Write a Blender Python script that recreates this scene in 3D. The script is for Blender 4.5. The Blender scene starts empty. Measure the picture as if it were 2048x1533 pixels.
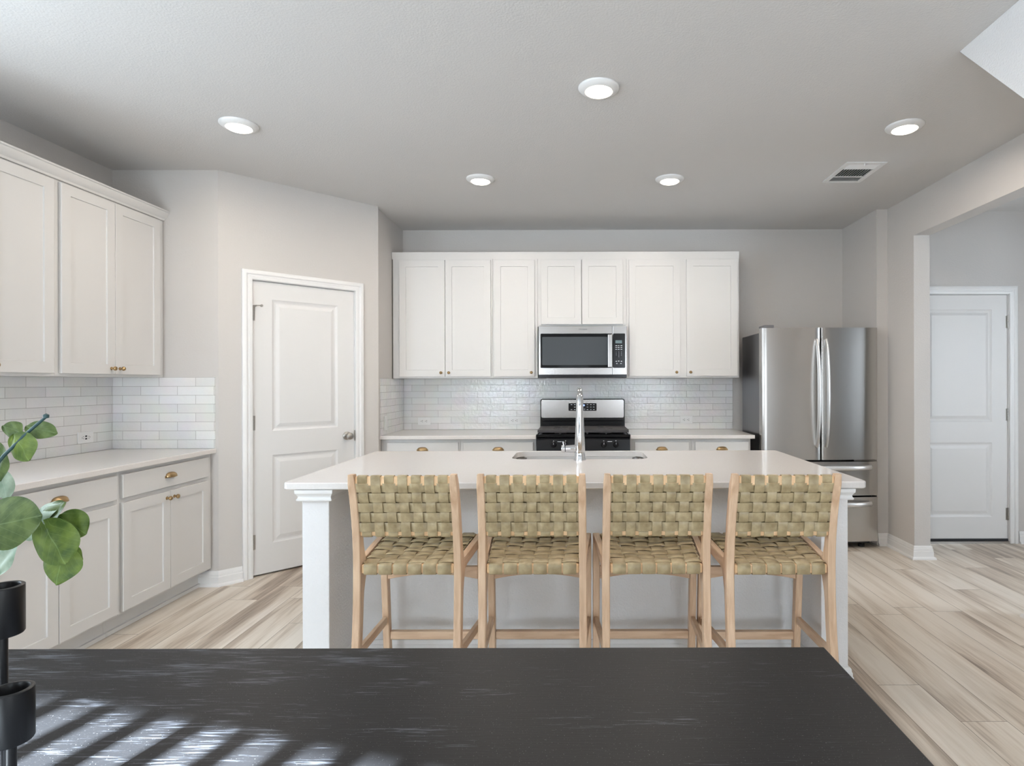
import bpy, bmesh, math, random
from math import pi, sin, cos, radians as rad
from mathutils import Vector, Matrix
random.seed(7)
S = bpy.context.scene
COL = S.collection

# ------------------------------------------------------------------ camera
FPX, W, H = 1180.0, 2048, 1533
EYE = 1.33
ROLL = 0.0025
cam = bpy.data.cameras.new('camera')
camo = bpy.data.objects.new('camera', cam)
COL.objects.link(camo)
camo.location = (0, 0, EYE)
camo.rotation_euler = (pi / 2, ROLL, 0)
cam.sensor_fit = 'HORIZONTAL'
cam.sensor_width = 36
cam.lens = FPX / W * 36
cam.shift_x = -(1155 - 1024) / W
cam.shift_y = 0.0
cam.clip_start = 0.02
S.camera = camo

# ------------------------------------------------------------------ light, sky, exposure
S.view_settings.view_transform = 'Standard'
S.view_settings.look = 'None'
S.view_settings.gamma = 1
S.view_settings.use_curve_mapping = False
S.view_settings.exposure = -0.24
wd = bpy.data.worlds.new('sky')
S.world = wd
wd.use_nodes = True
wd.node_tree.nodes['Background'].inputs[0].default_value = (0.75, 0.87, 1.0, 1)
wd.node_tree.nodes['Background'].inputs[1].default_value = 1.6

SUN_AZ = Vector((0.27, 0.963, 0)).normalized()
SUN_EL = rad(20)
sun = bpy.data.lights.new('sun', 'SUN')
sun.energy = 290
sun.angle = rad(1.8)
sun.color = (0.80, 0.91, 1.0)
suno = bpy.data.objects.new('sun', sun)
COL.objects.link(suno)
sd = SUN_AZ * cos(SUN_EL) - Vector((0, 0, 1)) * sin(SUN_EL)
suno.rotation_euler = sd.to_track_quat('-Z', 'Y').to_euler()
suno.location = (-2, -6, 4)

def area(name, loc, direction, sx, sy, watts, color):
    l = bpy.data.lights.new(name, 'AREA')
    l.shape = 'RECTANGLE'
    l.size, l.size_y = sx, sy
    l.energy = watts
    l.color = color
    o = bpy.data.objects.new(name, l)
    COL.objects.link(o)
    o.location = loc
    o.rotation_euler = Vector(direction).to_track_quat('-Z', 'Y').to_euler()
    return o
DAY = (0.79, 0.895, 1.0)
area('fill_rear_right', (1.72, -2.52, 1.1), (0, 1, 0.0), 1.35, 1.95, 70, DAY)  # added light behind the camera, brightens the left walls and cabinets
area('fill_rear_left', (-1.52, -2.52, 0.95), (0, 1, 0.0), 0.9, 1.65, 122, DAY)  # added low rear light, brightens the base cabinets and floor
area('daylight_left_window', (-3.0, 1.15, 1.78), (1, 0.0, 0.0), 1.6, 1.4, 70, (0.72, 0.87, 1.0))
area('daylight_hall_window', (4.5, 2.75, 1.35), (-1, 0.45, -0.15), 1.0, 1.6, 55, DAY)

# ------------------------------------------------------------------ materials
def new_mat(name):
    m = bpy.data.materials.new(name)
    m.use_nodes = True
    nt = m.node_tree
    b = nt.nodes['Principled BSDF']
    return m, nt, b
def N(nt, t, **kw):
    n = nt.nodes.new(t)
    for k, v in kw.items():
        if k.startswith('i_'):
            n.inputs[k[2:].replace('_', ' ')].default_value = v
        else:
            setattr(n, k, v)
    return n
def L(nt, a, b): nt.links.new(a, b)
def srgb(r, g, b):
    f = lambda c: c / 12.92 if c <= 0.04045 else ((c + 0.055) / 1.055) ** 2.4
    return (f(r / 255), f(g / 255), f(b / 255), 1)
def coords(nt, scale=(1, 1, 1), kind='Object'):
    t = N(nt, 'ShaderNodeTexCoord')
    m = N(nt, 'ShaderNodeMapping')
    m.inputs['Scale'].default_value = scale
    L(nt, t.outputs[kind], m.inputs['Vector'])
    return m.outputs[0]
def bump(nt, b, height, strength=0.3, dist=0.002):
    n = N(nt, 'ShaderNodeBump')
    n.inputs['Strength'].default_value = strength
    n.inputs['Distance'].default_value = dist
    L(nt, height, n.inputs['Height'])
    L(nt, n.outputs[0], b.inputs['Normal'])
def simple(name, col, rough=0.5, metal=0.0, spec=0.5, coat=0.0):
    m, nt, b = new_mat(name)
    b.inputs['Base Color'].default_value = col
    b.inputs['Roughness'].default_value = rough
    b.inputs['Metallic'].default_value = metal
    b.inputs['Specular IOR Level'].default_value = spec
    b.inputs['Coat Weight'].default_value = coat
    return m
def painted(name, col, rough, scale, strength, dist, detail=3):
    m, nt, b = new_mat(name)
    b.inputs['Base Color'].default_value = col
    b.inputs['Roughness'].default_value = rough
    n = N(nt, 'ShaderNodeTexNoise')
    n.inputs['Scale'].default_value = scale
    n.inputs['Detail'].default_value = detail
    L(nt, coords(nt), n.inputs['Vector'])
    bump(nt, b, n.outputs['Fac'], strength, dist)
    return m
M = {}
M['wall'] = painted('greige_wall_paint', (0.59, 0.56, 0.532, 1), 0.75, 90, 0.35, 0.003)
M['ceiling'] = painted('ceiling_paint', (0.63, 0.615, 0.60, 1), 0.85, 120, 0.35, 0.004, 3)
M['plaster'] = painted('textured_white_plaster', (0.79, 0.78, 0.775, 1), 0.6, 120, 0.5, 0.004, 2)
M['trim'] = simple('white_trim_paint', (0.80, 0.79, 0.775, 1), 0.35)
M['cabinet'] = simple('white_cabinet_paint', (0.68, 0.665, 0.645, 1), 0.38)
M['door'] = simple('white_door_paint', (0.72, 0.705, 0.69, 1), 0.4)
M['plastic'] = simple('white_plastic', (0.8, 0.8, 0.79, 1), 0.35)
M['dark'] = simple('dark_slot', (0.02, 0.02, 0.022, 1), 0.6)
M['black'] = simple('black_enamel', (0.008, 0.008, 0.0095, 1), 0.16, 0, 0.35)
M['blackmatte'] = simple('black_metal', (0.007, 0.007, 0.008, 1), 0.38)
M['iron'] = simple('cast_iron', (0.055, 0.049, 0.05, 1), 0.5)
M['glass'] = simple('black_glass', (0.006, 0.007, 0.009, 1), 0.05, 0, 0.3)
M['chrome'] = simple('chrome', (0.78, 0.79, 0.81, 1), 0.08, 1)
M['nickel'] = simple('satin_nickel', (0.42, 0.40, 0.37, 1), 0.3, 1)
M['lettering'] = simple('light_lettering', (0.75, 0.76, 0.78, 1), 0.4)
M['screen'] = simple('grey_display', (0.12, 0.17, 0.18, 1), 0.25)

def metal_noise(name, col, rough, scale, var=0.08):
    m, nt, b = new_mat(name)
    b.inputs['Metallic'].default_value = 1
    n = N(nt, 'ShaderNodeTexNoise')
    n.inputs['Scale'].default_value = 1
    n.inputs['Detail'].default_value = 3
    L(nt, coords(nt, scale), n.inputs['Vector'])
    r = N(nt, 'ShaderNodeMapRange')
    r.inputs['To Min'].default_value = rough - var
    r.inputs['To Max'].default_value = rough + var
    L(nt, n.outputs['Fac'], r.inputs['Value'])
    L(nt, r.outputs[0], b.inputs['Roughness'])
    b.inputs['Base Color'].default_value = col
    return m
M['steel'] = metal_noise('brushed_steel', (0.54, 0.525, 0.505, 1), 0.25, (600, 600, 8), 0.05)
M['steelh'] = metal_noise('brushed_steel_horizontal', (0.42, 0.40, 0.385, 1), 0.24, (8, 600, 600), 0.05)
M['handle'] = simple('satin_steel_handle', (0.78, 0.77, 0.76, 1), 0.42, 1)
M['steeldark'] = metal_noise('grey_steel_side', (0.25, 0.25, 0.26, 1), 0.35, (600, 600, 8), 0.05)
M['brass'] = metal_noise('antique_brass', (0.42, 0.29, 0.15, 1), 0.32, (300, 300, 300), 0.08)

# quartz
m, nt, b = new_mat('white_quartz')
n = N(nt, 'ShaderNodeTexNoise'); n.inputs['Scale'].default_value = 140; n.inputs['Detail'].default_value = 4
L(nt, coords(nt), n.inputs['Vector'])
r = N(nt, 'ShaderNodeValToRGB')
r.color_ramp.elements[0].position = 0.35; r.color_ramp.elements[0].color = (0.745, 0.705, 0.675, 1)
r.color_ramp.elements[1].position = 0.6; r.color_ramp.elements[1].color = (0.765, 0.73, 0.70, 1)
L(nt, n.outputs['Fac'], r.inputs[0]); L(nt, r.outputs[0], b.inputs['Base Color'])
b.inputs['Roughness'].default_value = 0.1
M['quartz'] = m

# glazed wall tile, running bond.  u = along the wall, v = height
def tile_mat(name, axis, u0, z0):
    m, nt, b = new_mat(name)
    t = N(nt, 'ShaderNodeTexCoord'); s = N(nt, 'ShaderNodeSeparateXYZ')
    L(nt, t.outputs['Object'], s.inputs[0])
    c = N(nt, 'ShaderNodeCombineXYZ')
    a = N(nt, 'ShaderNodeMath', operation='SUBTRACT'); a.inputs[1].default_value = u0
    L(nt, s.outputs['X' if axis == 'x' else 'Y'], a.inputs[0])
    z = N(nt, 'ShaderNodeMath', operation='SUBTRACT'); z.inputs[1].default_value = z0
    L(nt, s.outputs['Z'], z.inputs[0])
    L(nt, a.outputs[0], c.inputs[0]); L(nt, z.outputs[0], c.inputs[1])
    br = N(nt, 'ShaderNodeTexBrick')
    br.offset = 0.5; br.offset_frequency = 2; br.squash = 1
    br.inputs['Scale'].default_value = 1
    br.inputs['Brick Width'].default_value = 0.2405
    br.inputs['Row Height'].default_value = 0.0585
    br.inputs['Mortar Size'].default_value = 0.0014
    br.inputs['Mortar Smooth'].default_value = 0.3
    br.inputs['Bias'].default_value = 0
    br.inputs['Color1'].default_value = (0.78, 0.77, 0.755, 1)
    br.inputs['Color2'].default_value = (0.86, 0.85, 0.835, 1)
    br.inputs['Mortar'].default_value = (0.46, 0.44, 0.42, 1)
    L(nt, c.outputs[0], br.inputs['Vector'])
    n1 = N(nt, 'ShaderNodeTexNoise'); n1.inputs['Scale'].default_value = 7; n1.inputs['Detail'].default_value = 2
    L(nt, t.outputs['Object'], n1.inputs['Vector'])
    mx = N(nt, 'ShaderNodeMix', data_type='RGBA', blend_type='MULTIPLY'); mx.inputs['Factor'].default_value = 0.12
    L(nt, br.outputs['Color'], mx.inputs[6]); L(nt, n1.outputs['Color'], mx.inputs[7])
    L(nt, mx.outputs[2], b.inputs['Base Color'])
    n2 = N(nt, 'ShaderNodeTexNoise'); n2.inputs['Scale'].default_value = 38; n2.inputs['Detail'].default_value = 2
    L(nt, t.outputs['Object'], n2.inputs['Vector'])
    inv = N(nt, 'ShaderNodeMath', operation='MULTIPLY'); inv.inputs[1].default_value = -0.8
    L(nt, br.outputs['Fac'], inv.inputs[0])
    ad = N(nt, 'ShaderNodeMath', operation='ADD')
    L(nt, inv.outputs[0], ad.inputs[0]); L(nt, n2.outputs['Fac'], ad.inputs[1])
    bump(nt, b, ad.outputs[0], 0.6, 0.0035)
    b.inputs['Roughness'].default_value = 0.1
    return m

# plank floor
m, nt, b = new_mat('oak_plank_floor')
PW, PL, PX0 = 0.1825, 1.22, -1.788 - 0.1825 * 20
t = N(nt, 'ShaderNodeTexCoord'); s = N(nt, 'ShaderNodeSeparateXYZ'); L(nt, t.outputs['Object'], s.inputs[0])
def mth(op, a, bb=None, c=None):
    n = N(nt, 'ShaderNodeMath', operation=op)
    for i, v in enumerate((a, bb, c)):
        if v is None: continue
        if isinstance(v, (int, float)): n.inputs[i].default_value = v
        else: L(nt, v, n.inputs[i])
    return n.outputs[0]
xr = mth('DIVIDE', mth('SUBTRACT', s.outputs['X'], PX0), PW)
row = mth('FLOOR', xr)
wn = N(nt, 'ShaderNodeTexWhiteNoise', noise_dimensions='1D'); L(nt, row, wn.inputs['W'])
yr = mth('ADD', mth('DIVIDE', s.outputs['Y'], PL), wn.outputs['Value'])
colid = mth('FLOOR', yr)
cid = N(nt, 'ShaderNodeCombineXYZ'); L(nt, row, cid.inputs[0]); L(nt, colid, cid.inputs[1])
wn2 = N(nt, 'ShaderNodeTexWhiteNoise', noise_dimensions='3D'); L(nt, cid.outputs[0], wn2.inputs['Vector'])
fx = mth('FRACT', xr); fy = mth('FRACT', yr)
ex = mth('MULTIPLY', mth('MINIMUM', fx, mth('SUBTRACT', 1, fx)), PW)
ey = mth('MULTIPLY', mth('MINIMUM', fy, mth('SUBTRACT', 1, fy)), PL)
edge = mth('MINIMUM', ex, ey)
gap = mth('LESS_THAN', edge, 0.0011)
# grain
off = N(nt, 'ShaderNodeVectorMath', operation='MULTIPLY_ADD')
L(nt, wn2.outputs['Color'], off.inputs[0]); off.inputs[1].default_value = (9, 9, 9); L(nt, t.outputs['Object'], off.inputs[2])
mp = N(nt, 'ShaderNodeMapping'); mp.inputs['Scale'].default_value = (5.5, 0.55, 1); L(nt, off.outputs[0], mp.inputs[0])
g1 = N(nt, 'ShaderNodeTexNoise'); g1.inputs['Scale'].default_value = 1.6; g1.inputs['Detail'].default_value = 3; g1.inputs['Distortion'].default_value = 0.4
L(nt, mp.outputs[0], g1.inputs['Vector'])
mp2 = N(nt, 'ShaderNodeMapping'); mp2.inputs['Scale'].default_value = (85, 3.0, 1); L(nt, off.outputs[0], mp2.inputs[0])
g2 = N(nt, 'ShaderNodeTexNoise'); g2.inputs['Scale'].default_value = 1.0; g2.inputs['Detail'].default_value = 4; g2.inputs['Distortion'].default_value = 0.6
L(nt, mp2.outputs[0], g2.inputs['Vector'])
rings = mth('SINE', mth('MULTIPLY', g1.outputs['Fac'], 60))
gg = mth('ADD', mth('ADD', mth('MULTIPLY', g1.outputs['Fac'], 1.25), mth('MULTIPLY', g2.outputs['Fac'], 0.42)),
         mth('ADD', mth('MULTIPLY', rings, 0.022), mth('MULTIPLY', mth('SUBTRACT', wn2.outputs['Value'], 0.5), 0.22)))
ramp = N(nt, 'ShaderNodeValToRGB')
e = ramp.color_ramp.elements
e[0].position = 0.50; e[0].color = srgb(140, 124, 109)
e[1].position = 1.12 if False else 1.0; e[1].color = srgb(228, 219, 207)
k = ramp.color_ramp.elements.new(0.66); k.color = srgb(185, 170, 154)
k = ramp.color_ramp.elements.new(0.80); k.color = srgb(211, 199, 184)
L(nt, gg, ramp.inputs[0])
mx = N(nt, 'ShaderNodeMix', data_type='RGBA'); L(nt, gap, mx.inputs['Factor']); L(nt, ramp.outputs[0], mx.inputs[6])
mx.inputs[7].default_value = srgb(105, 90, 78)
L(nt, mx.outputs[2], b.inputs['Base Color'])
b.inputs['Roughness'].default_value = 0.36
bump(nt, b, mth('SUBTRACT', mth('MULTIPLY', g2.outputs['Fac'], 0.3), gap), 0.25, 0.0008)
M['floor'] = m

# stool wood
def wood(name, c0, c1, rough=0.45, scale=(35, 35, 4)):
    m, nt, b = new_mat(name)
    n = N(nt, 'ShaderNodeTexNoise'); n.inputs['Scale'].default_value = 1; n.inputs['Detail'].default_value = 4; n.inputs['Distortion'].default_value = 1.2
    L(nt, coords(nt, scale), n.inputs['Vector'])
    r = N(nt, 'ShaderNodeValToRGB')
    r.color_ramp.elements[0].position = 0.3; r.color_ramp.elements[0].color = c0
    r.color_ramp.elements[1].position = 0.7; r.color_ramp.elements[1].color = c1
    L(nt, n.outputs['Fac'], r.inputs[0]); L(nt, r.outputs[0], b.inputs['Base Color'])
    b.inputs['Roughness'].default_value = rough
    return m
M['wood'] = wood('pale_beech', srgb(196, 160, 128), srgb(224, 194, 163))
M['woodx'] = wood('pale_beech_crosswise', srgb(196, 160, 128), srgb(224, 194, 163), scale=(4, 35, 35))
M['woody'] = wood('pale_beech_lengthwise', srgb(196, 160, 128), srgb(224, 194, 163), scale=(35, 4, 35))
M['woodpale'] = wood('pale_beech_rail', srgb(222, 180, 132), srgb(236, 200, 156))
m, nt, b = new_mat('olive_leather')
n = N(nt, 'ShaderNodeTexNoise'); n.inputs['Scale'].default_value = 28; n.inputs['Detail'].default_value = 4
L(nt, coords(nt), n.inputs['Vector'])
r = N(nt, 'ShaderNodeValToRGB')
r.color_ramp.elements[0].position = 0.3; r.color_ramp.elements[0].color = srgb(146, 128, 94)
r.color_ramp.elements[1].position = 0.72; r.color_ramp.elements[1].color = srgb(188, 170, 134)
L(nt, n.outputs['Fac'], r.inputs[0]); L(nt, r.outputs[0], b.inputs['Base Color'])
b.inputs['Roughness'].default_value = 0.42
M['strap'] = m

# black table: dark stain with worn, pale grain streaks
m, nt, b = new_mat('black_stained_wood')
n = N(nt, 'ShaderNodeTexNoise'); n.inputs['Scale'].default_value = 1; n.inputs['Detail'].default_value = 5; n.inputs['Roughness'].default_value = 0.65; n.inputs['Distortion'].default_value = 0.3
L(nt, coords(nt, (13, 260, 20)), n.inputs['Vector'])
n3 = N(nt, 'ShaderNodeTexNoise'); n3.inputs['Scale'].default_value = 2.2; n3.inputs['Detail'].default_value = 3
L(nt, coords(nt, (2.6, 11, 1)), n3.inputs['Vector'])
n4 = N(nt, 'ShaderNodeTexNoise'); n4.inputs['Scale'].default_value = 420; n4.inputs['Detail'].default_value = 1
L(nt, coords(nt), n4.inputs['Vector'])
def m2(op, a, bb):
    q = N(nt, 'ShaderNodeMath', operation=op)
    for i, v in enumerate((a, bb)):
        if isinstance(v, (int, float)): q.inputs[i].default_value = v
        else: L(nt, v, q.inputs[i])
    return q.outputs[0]
sx = N(nt, 'ShaderNodeSeparateXYZ'); tt = N(nt, 'ShaderNodeTexCoord'); L(nt, tt.outputs['Object'], sx.inputs[0])
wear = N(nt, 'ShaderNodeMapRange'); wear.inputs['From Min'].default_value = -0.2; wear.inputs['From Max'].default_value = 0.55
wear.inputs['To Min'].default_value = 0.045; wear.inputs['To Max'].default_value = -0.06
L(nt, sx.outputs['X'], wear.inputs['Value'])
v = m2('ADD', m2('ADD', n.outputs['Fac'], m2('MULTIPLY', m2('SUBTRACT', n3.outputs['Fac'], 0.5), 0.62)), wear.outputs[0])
r = N(nt, 'ShaderNodeValToRGB')
r.color_ramp.elements[0].position = 0.60; r.color_ramp.elements[0].color = (0.0145, 0.0145, 0.0158, 1)
r.color_ramp.elements[1].position = 0.72; r.color_ramp.elements[1].color = (0.098, 0.104, 0.12, 1)
L(nt, v, r.inputs[0])
r2 = N(nt, 'ShaderNodeValToRGB')
r2.color_ramp.elements[0].position = 0.70; r2.color_ramp.elements[0].color = (0, 0, 0, 1)
r2.color_ramp.elements[1].position = 0.80; r2.color_ramp.elements[1].color = (0.14, 0.14, 0.14, 1)
L(nt, n4.outputs['Fac'], r2.inputs[0])
ad = N(nt, 'ShaderNodeMix', data_type='RGBA', blend_type='ADD'); ad.inputs['Factor'].default_value = 1
L(nt, r.outputs[0], ad.inputs[6]); L(nt, r2.outputs[0], ad.inputs[7])
L(nt, ad.outputs[2], b.inputs['Base Color'])
b.inputs['Roughness'].default_value = 0.42
b.inputs['Specular IOR Level'].default_value = 0.18
bump(nt, b, n.outputs['Fac'], 0.25, 0.001)
M['table'] = m

# leaves
def leaf_mat(name, c0, c1, vein, under):
    m, nt, b = new_mat(name)
    uv = N(nt, 'ShaderNodeUVMap'); uv.uv_map = 'leaf'
    s = N(nt, 'ShaderNodeSeparateXYZ'); L(nt, uv.outputs[0], s.inputs[0])
    def q(op, a, bb=None):
        k = N(nt, 'ShaderNodeMath', operation=op)
        for i, v in enumerate((a, bb)):
            if v is None: continue
            if isinstance(v, (int, float)): k.inputs[i].default_value = v
            else: L(nt, v, k.inputs[i])
        return k.outputs[0]
    av = q('ABSOLUTE', s.outputs['Y'])
    mid = q('LESS_THAN', av, 0.022)
    ph = q('SUBTRACT', q('MULTIPLY', s.outputs['X'], 5.0), q('MULTIPLY', av, 3.2))
    side = q('LESS_THAN', q('ABSOLUTE', q('SUBTRACT', q('FRACT', ph), 0.5)), 0.035)
    vv = q('MAXIMUM', mid, q('MULTIPLY', side, 0.5))
    n = N(nt, 'ShaderNodeTexNoise'); n.inputs['Scale'].default_value = 60; n.inputs['Detail'].default_value = 3
    L(nt, coords(nt), n.inputs['Vector'])
    r = N(nt, 'ShaderNodeValToRGB')
    r.color_ramp.elements[0].position = 0.32; r.color_ramp.elements[0].color = c0
    r.color_ramp.elements[1].position = 0.68; r.color_ramp.elements[1].color = c1
    L(nt, n.outputs['Fac'], r.inputs[0])
    mx = N(nt, 'ShaderNodeMix', data_type='RGBA'); L(nt, q('MULTIPLY', vv, 0.32), mx.inputs['Factor'])
    L(nt, r.outputs[0], mx.inputs[6]); mx.inputs[7].default_value = vein
    L(nt, mx.outputs[2], b.inputs['Base Color'])
    b.inputs['Roughness'].default_value = 0.5
    b.inputs['Subsurface Weight'].default_value = 0.0
    return m
M['leaf'] = leaf_mat('green_leaf', srgb(74, 100, 40), srgb(124, 146, 64), srgb(160, 190, 120), None)
M['leafdeep'] = leaf_mat('deep_green_leaf', srgb(66, 90, 44), srgb(112, 132, 74), srgb(150, 175, 125), None)
M['leafpale'] = leaf_mat('pale_leaf_underside', srgb(140, 168, 140), srgb(190, 208, 186), srgb(205, 220, 205), None)
M['stem'] = simple('dark_teal_stem', srgb(52, 82, 84), 0.45)
M['vase'] = simple('cream_ceramic', (0.7, 0.68, 0.64, 1), 0.4)
def emit(name, col, st):
    m, nt, b = new_mat(name)
    b.inputs['Base Color'].default_value = (0.8, 0.8, 0.8, 1)
    b.inputs['Emission Color'].default_value = col
    b.inputs['Emission Strength'].default_value = st
    return m
M['lamp'] = emit('lit_lens', (1, 0.86, 0.70, 1), 9)
M['led'] = emit('blue_led', (0.1, 0.3, 1, 1), 1.5)
M['pane'] = emit('daylit_blind', (0.80, 0.9, 1, 1), 1.0)

# ------------------------------------------------------------------ mesh helpers
class MB:
    def __init__(s): s.v = []; s.f = []; s.uv = None
    def face(s, pts):
        i = len(s.v); s.v += [tuple(p) for p in pts]; s.f.append(tuple(range(i, i + len(pts))))
    def box(s, x0, x1, y0, y1, z0, z1):
        i = len(s.v)
        s.v += [(x0, y0, z0), (x1, y0, z0), (x1, y1, z0), (x0, y1, z0), (x0, y0, z1), (x1, y0, z1), (x1, y1, z1), (x0, y1, z1)]
        s.f += [tuple(i + k for k in q) for q in ((0, 3, 2, 1), (4, 5, 6, 7), (0, 1, 5, 4), (1, 2, 6, 5), (2, 3, 7, 6), (3, 0, 4, 7))]
        return s
    def prism(s, poly, h0, h1, ax='z'):
        n = len(poly); i = len(s.v)
        mp = {'z': lambda a, b, h: (a, b, h), 'x': lambda a, b, h: (h, a, b), 'y': lambda a, b, h: (a, h, b)}[ax]
        for h in (h0, h1): s.v += [mp(a, b, h) for a, b in poly]
        s.f.append(tuple(i + k for k in reversed(range(n)))); s.f.append(tuple(i + n + k for k in range(n)))
        for k in range(n): s.f.append((i + k, i + (k + 1) % n, i + n + (k + 1) % n, i + n + k))
        return s
    def loops(s, rings, close=False, cap=True):
        n = len(rings[0]); i = len(s.v)
        for r in rings: s.v += [tuple(p) for p in r]
        m_ = len(rings)
        for a in range(m_ if close else m_ - 1):
            bb = (a + 1) % m_
            for k in range(n): s.f.append((i + a * n + k, i + a * n + (k + 1) % n, i + bb * n + (k + 1) % n, i + bb * n + k))
        if cap and not close:
            s.f.append(tuple(i + k for k in reversed(range(n)))); s.f.append(tuple(i + (m_ - 1) * n + k for k in range(n)))
        return s
    def lathe(s, prof, n=20, at=(0, 0, 0), ax='z', cap=True):
        rings = []
        for r_, h in prof:
            ring = []
            for k in range(n):
                a = 2 * pi * k / n; p, q = r_ * cos(a), r_ * sin(a)
                ring.append({'z': (at[0] + p, at[1] + q, at[2] + h), '-y': (at[0] + p, at[1] - h, at[2] + q), 'x': (at[0] + h, at[1] + p, at[2] + q)}[ax])
            rings.append(ring)
        return s.loops(rings, cap=cap)
    def tube(s, pts, rad_, n=12, cap=True, flat=None):
        pts = [Vector(p) for p in pts]
        if not hasattr(rad_, '__len__'): rad_ = [rad_] * len(pts)
        rings = []; prev = None
        for i, p in enumerate(pts):
            d = (pts[min(i + 1, len(pts) - 1)] - pts[max(i - 1, 0)]).normalized()
            if prev is None:
                up = Vector((0, 0, 1)) if abs(d.z) < 0.9 else Vector((1, 0, 0))
                a = d.cross(up).normalized()
            else:
                a = (prev - d * prev.dot(d)).normalized()
            prev = a; bb = d.cross(a)
            fl = flat or (1, 1)
            rings.append([p + (a * cos(2 * pi * k / n) * fl[0] + bb * sin(2 * pi * k / n) * fl[1]) * rad_[i] for k in range(n)])
        return s.loops(rings, cap=cap)
    def xf(s, mat):
        s.v = [tuple(mat @ Vector(p)) for p in s.v]; return s
def children_kind(o, kind): o['kind'] = kind
def obj(name, mb, mat, parent=None, bev=0.0, smooth=None, seg=2, sub=0, solid=0, flip=True):
    me = bpy.data.meshes.new(name)
    me.from_pydata(mb.v, [], mb.f)
    bm = bmesh.new(); bm.from_mesh(me)
    if not mb.uv:
        bmesh.ops.remove_doubles(bm, verts=bm.verts, dist=1e-6)
        if flip: bmesh.ops.recalc_face_normals(bm, faces=bm.faces)
    bm.to_mesh(me); bm.free()
    if mb.uv:
        ul = me.uv_layers.new(name='leaf')
        for lp in me.loops: ul.data[lp.index].uv = mb.uv[lp.vertex_index]
    me.materials.append(mat)
    if smooth is not None:
        me.polygons.foreach_set('use_smooth', [True] * len(me.polygons))
        me.set_sharp_from_angle(angle=rad(smooth))
    me.update()
    o = bpy.data.objects.new(name, me)
    COL.objects.link(o)
    if parent: o.parent = parent
    if solid:
        q = o.modifiers.new('solid', 'SOLIDIFY'); q.thickness = solid; q.offset = 0
    if bev:
        q = o.modifiers.new('bevel', 'BEVEL'); q.width = bev; q.segments = seg; q.limit_method = 'ANGLE'; q.angle_limit = rad(40)
        q.harden_normals = False
    if sub:
        q = o.modifiers.new('sub', 'SUBSURF'); q.levels = sub; q.render_levels = sub
    return o
def tag(o, label, cat, group=None):
    o['label'] = label; o['category'] = cat
    if group: o['group'] = group
    return o
def thing(name, label, cat, loc=(0, 0, 0), rz=0, group=None):
    o = bpy.data.objects.new(name, None); COL.objects.link(o)
    o.empty_display_size = 0.1
    o.location = loc; o.rotation_euler = (0, 0, rz)
    return tag(o, label, cat, group)
def struct(name, mb, mat, label=None, parent=None, **kw):
    o = obj(name, mb, mat, parent, **kw)
    if not parent: o['kind'] = 'structure'
    if label: o['label'] = label
    return o
def copy_tree(o, parent=None):
    c = o.copy(); COL.objects.link(c)
    if parent: c.parent = parent
    for ch in o.children: copy_tree(ch, c)
    return c
def sweep(path, prof, mapper, closed_prof=True):
    """2-D path (a,b); profile (o,h): o along the left normal, h out of the plane"""
    P = [Vector(p) for p in path]; rings = []
    for i, p in enumerate(P):
        ns = []
        if i > 0: d = (P[i] - P[i - 1]).normalized(); ns.append(Vector((-d.y, d.x)))
        if i < len(P) - 1: d = (P[i + 1] - P[i]).normalized(); ns.append(Vector((-d.y, d.x)))
        if len(ns) == 2:
            mtr = (ns[0] + ns[1]).normalized(); mtr = mtr / max(0.2, mtr.dot(ns[0]))
        else: mtr = ns[0]
        rings.append([mapper(p.x + mtr.x * o_, p.y + mtr.y * o_, h_) for o_, h_ in prof])
    return MB().loops(rings)
def text_mb(txt, size, mapper, depth=0.0006):
    cu = bpy.data.curves.new('t', 'FONT'); cu.body = txt; cu.size = size; cu.align_x = 'CENTER'; cu.align_y = 'CENTER'; cu.extrude = depth / 2
    to = bpy.data.objects.new('t', cu); COL.objects.link(to)
    dg = bpy.context.evaluated_depsgraph_get()
    me = bpy.data.meshes.new_from_object(to.evaluated_get(dg))
    mb = MB(); mb.v = [mapper(*v.co) for v in me.vertices]; mb.f = [tuple(p.vertices) for p in me.polygons]
    bpy.data.objects.remove(to); bpy.data.curves.remove(cu); bpy.data.meshes.remove(me)
    return mb
def join(a, b_):
    i = len(a.v); a.v += b_.v; a.f += [tuple(k + i for k in f_) for f_ in b_.f]; return a

# ------------------------------------------------------------------ room shell
CZ = 2.74
XL, YB, YR = -3.06, 5.43, -2.6           # left wall, back wall, rear wall
YC = 3.885                               # short wall beside the left cabinets
AX, AY, BX, BY = -2.365, 3.885, -1.585, 4.70   # angled pantry wall
XS = -1.605                              # side wall by the back counter
XR1, YJ, XR = 2.44, 4.81, 2.53           # fridge alcove wall, jog, hall wall
YO0, YO1 = 3.31, 4.435                   # hall opening along the wall
YH, XH = 4.86, 4.6                       # hall door wall, hall outer wall
T = 0.12
struct('floor', MB().box(XL - T, XH + T, YR - T, YB + T, -0.1, 0), M['floor'])
struct('ceiling', MB().box(XL - T, XH + T, YR - T, YB + T, CZ, CZ + 0.1), M['ceiling'])
# left wall with a window
WLy0, WLy1, WLz0, WLz1 = 0.3, 2.0, 1.0, 2.55
struct('wall_left', MB().box(XL - T, XL, YR, YC + T, 0, CZ), M['wall'])
struct('wall_corner', MB().prism([(XL, YC), (AX, AY), (AX - 0.05, AY + T), (XL, YC + T)], 0, CZ), M['wall'])
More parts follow.
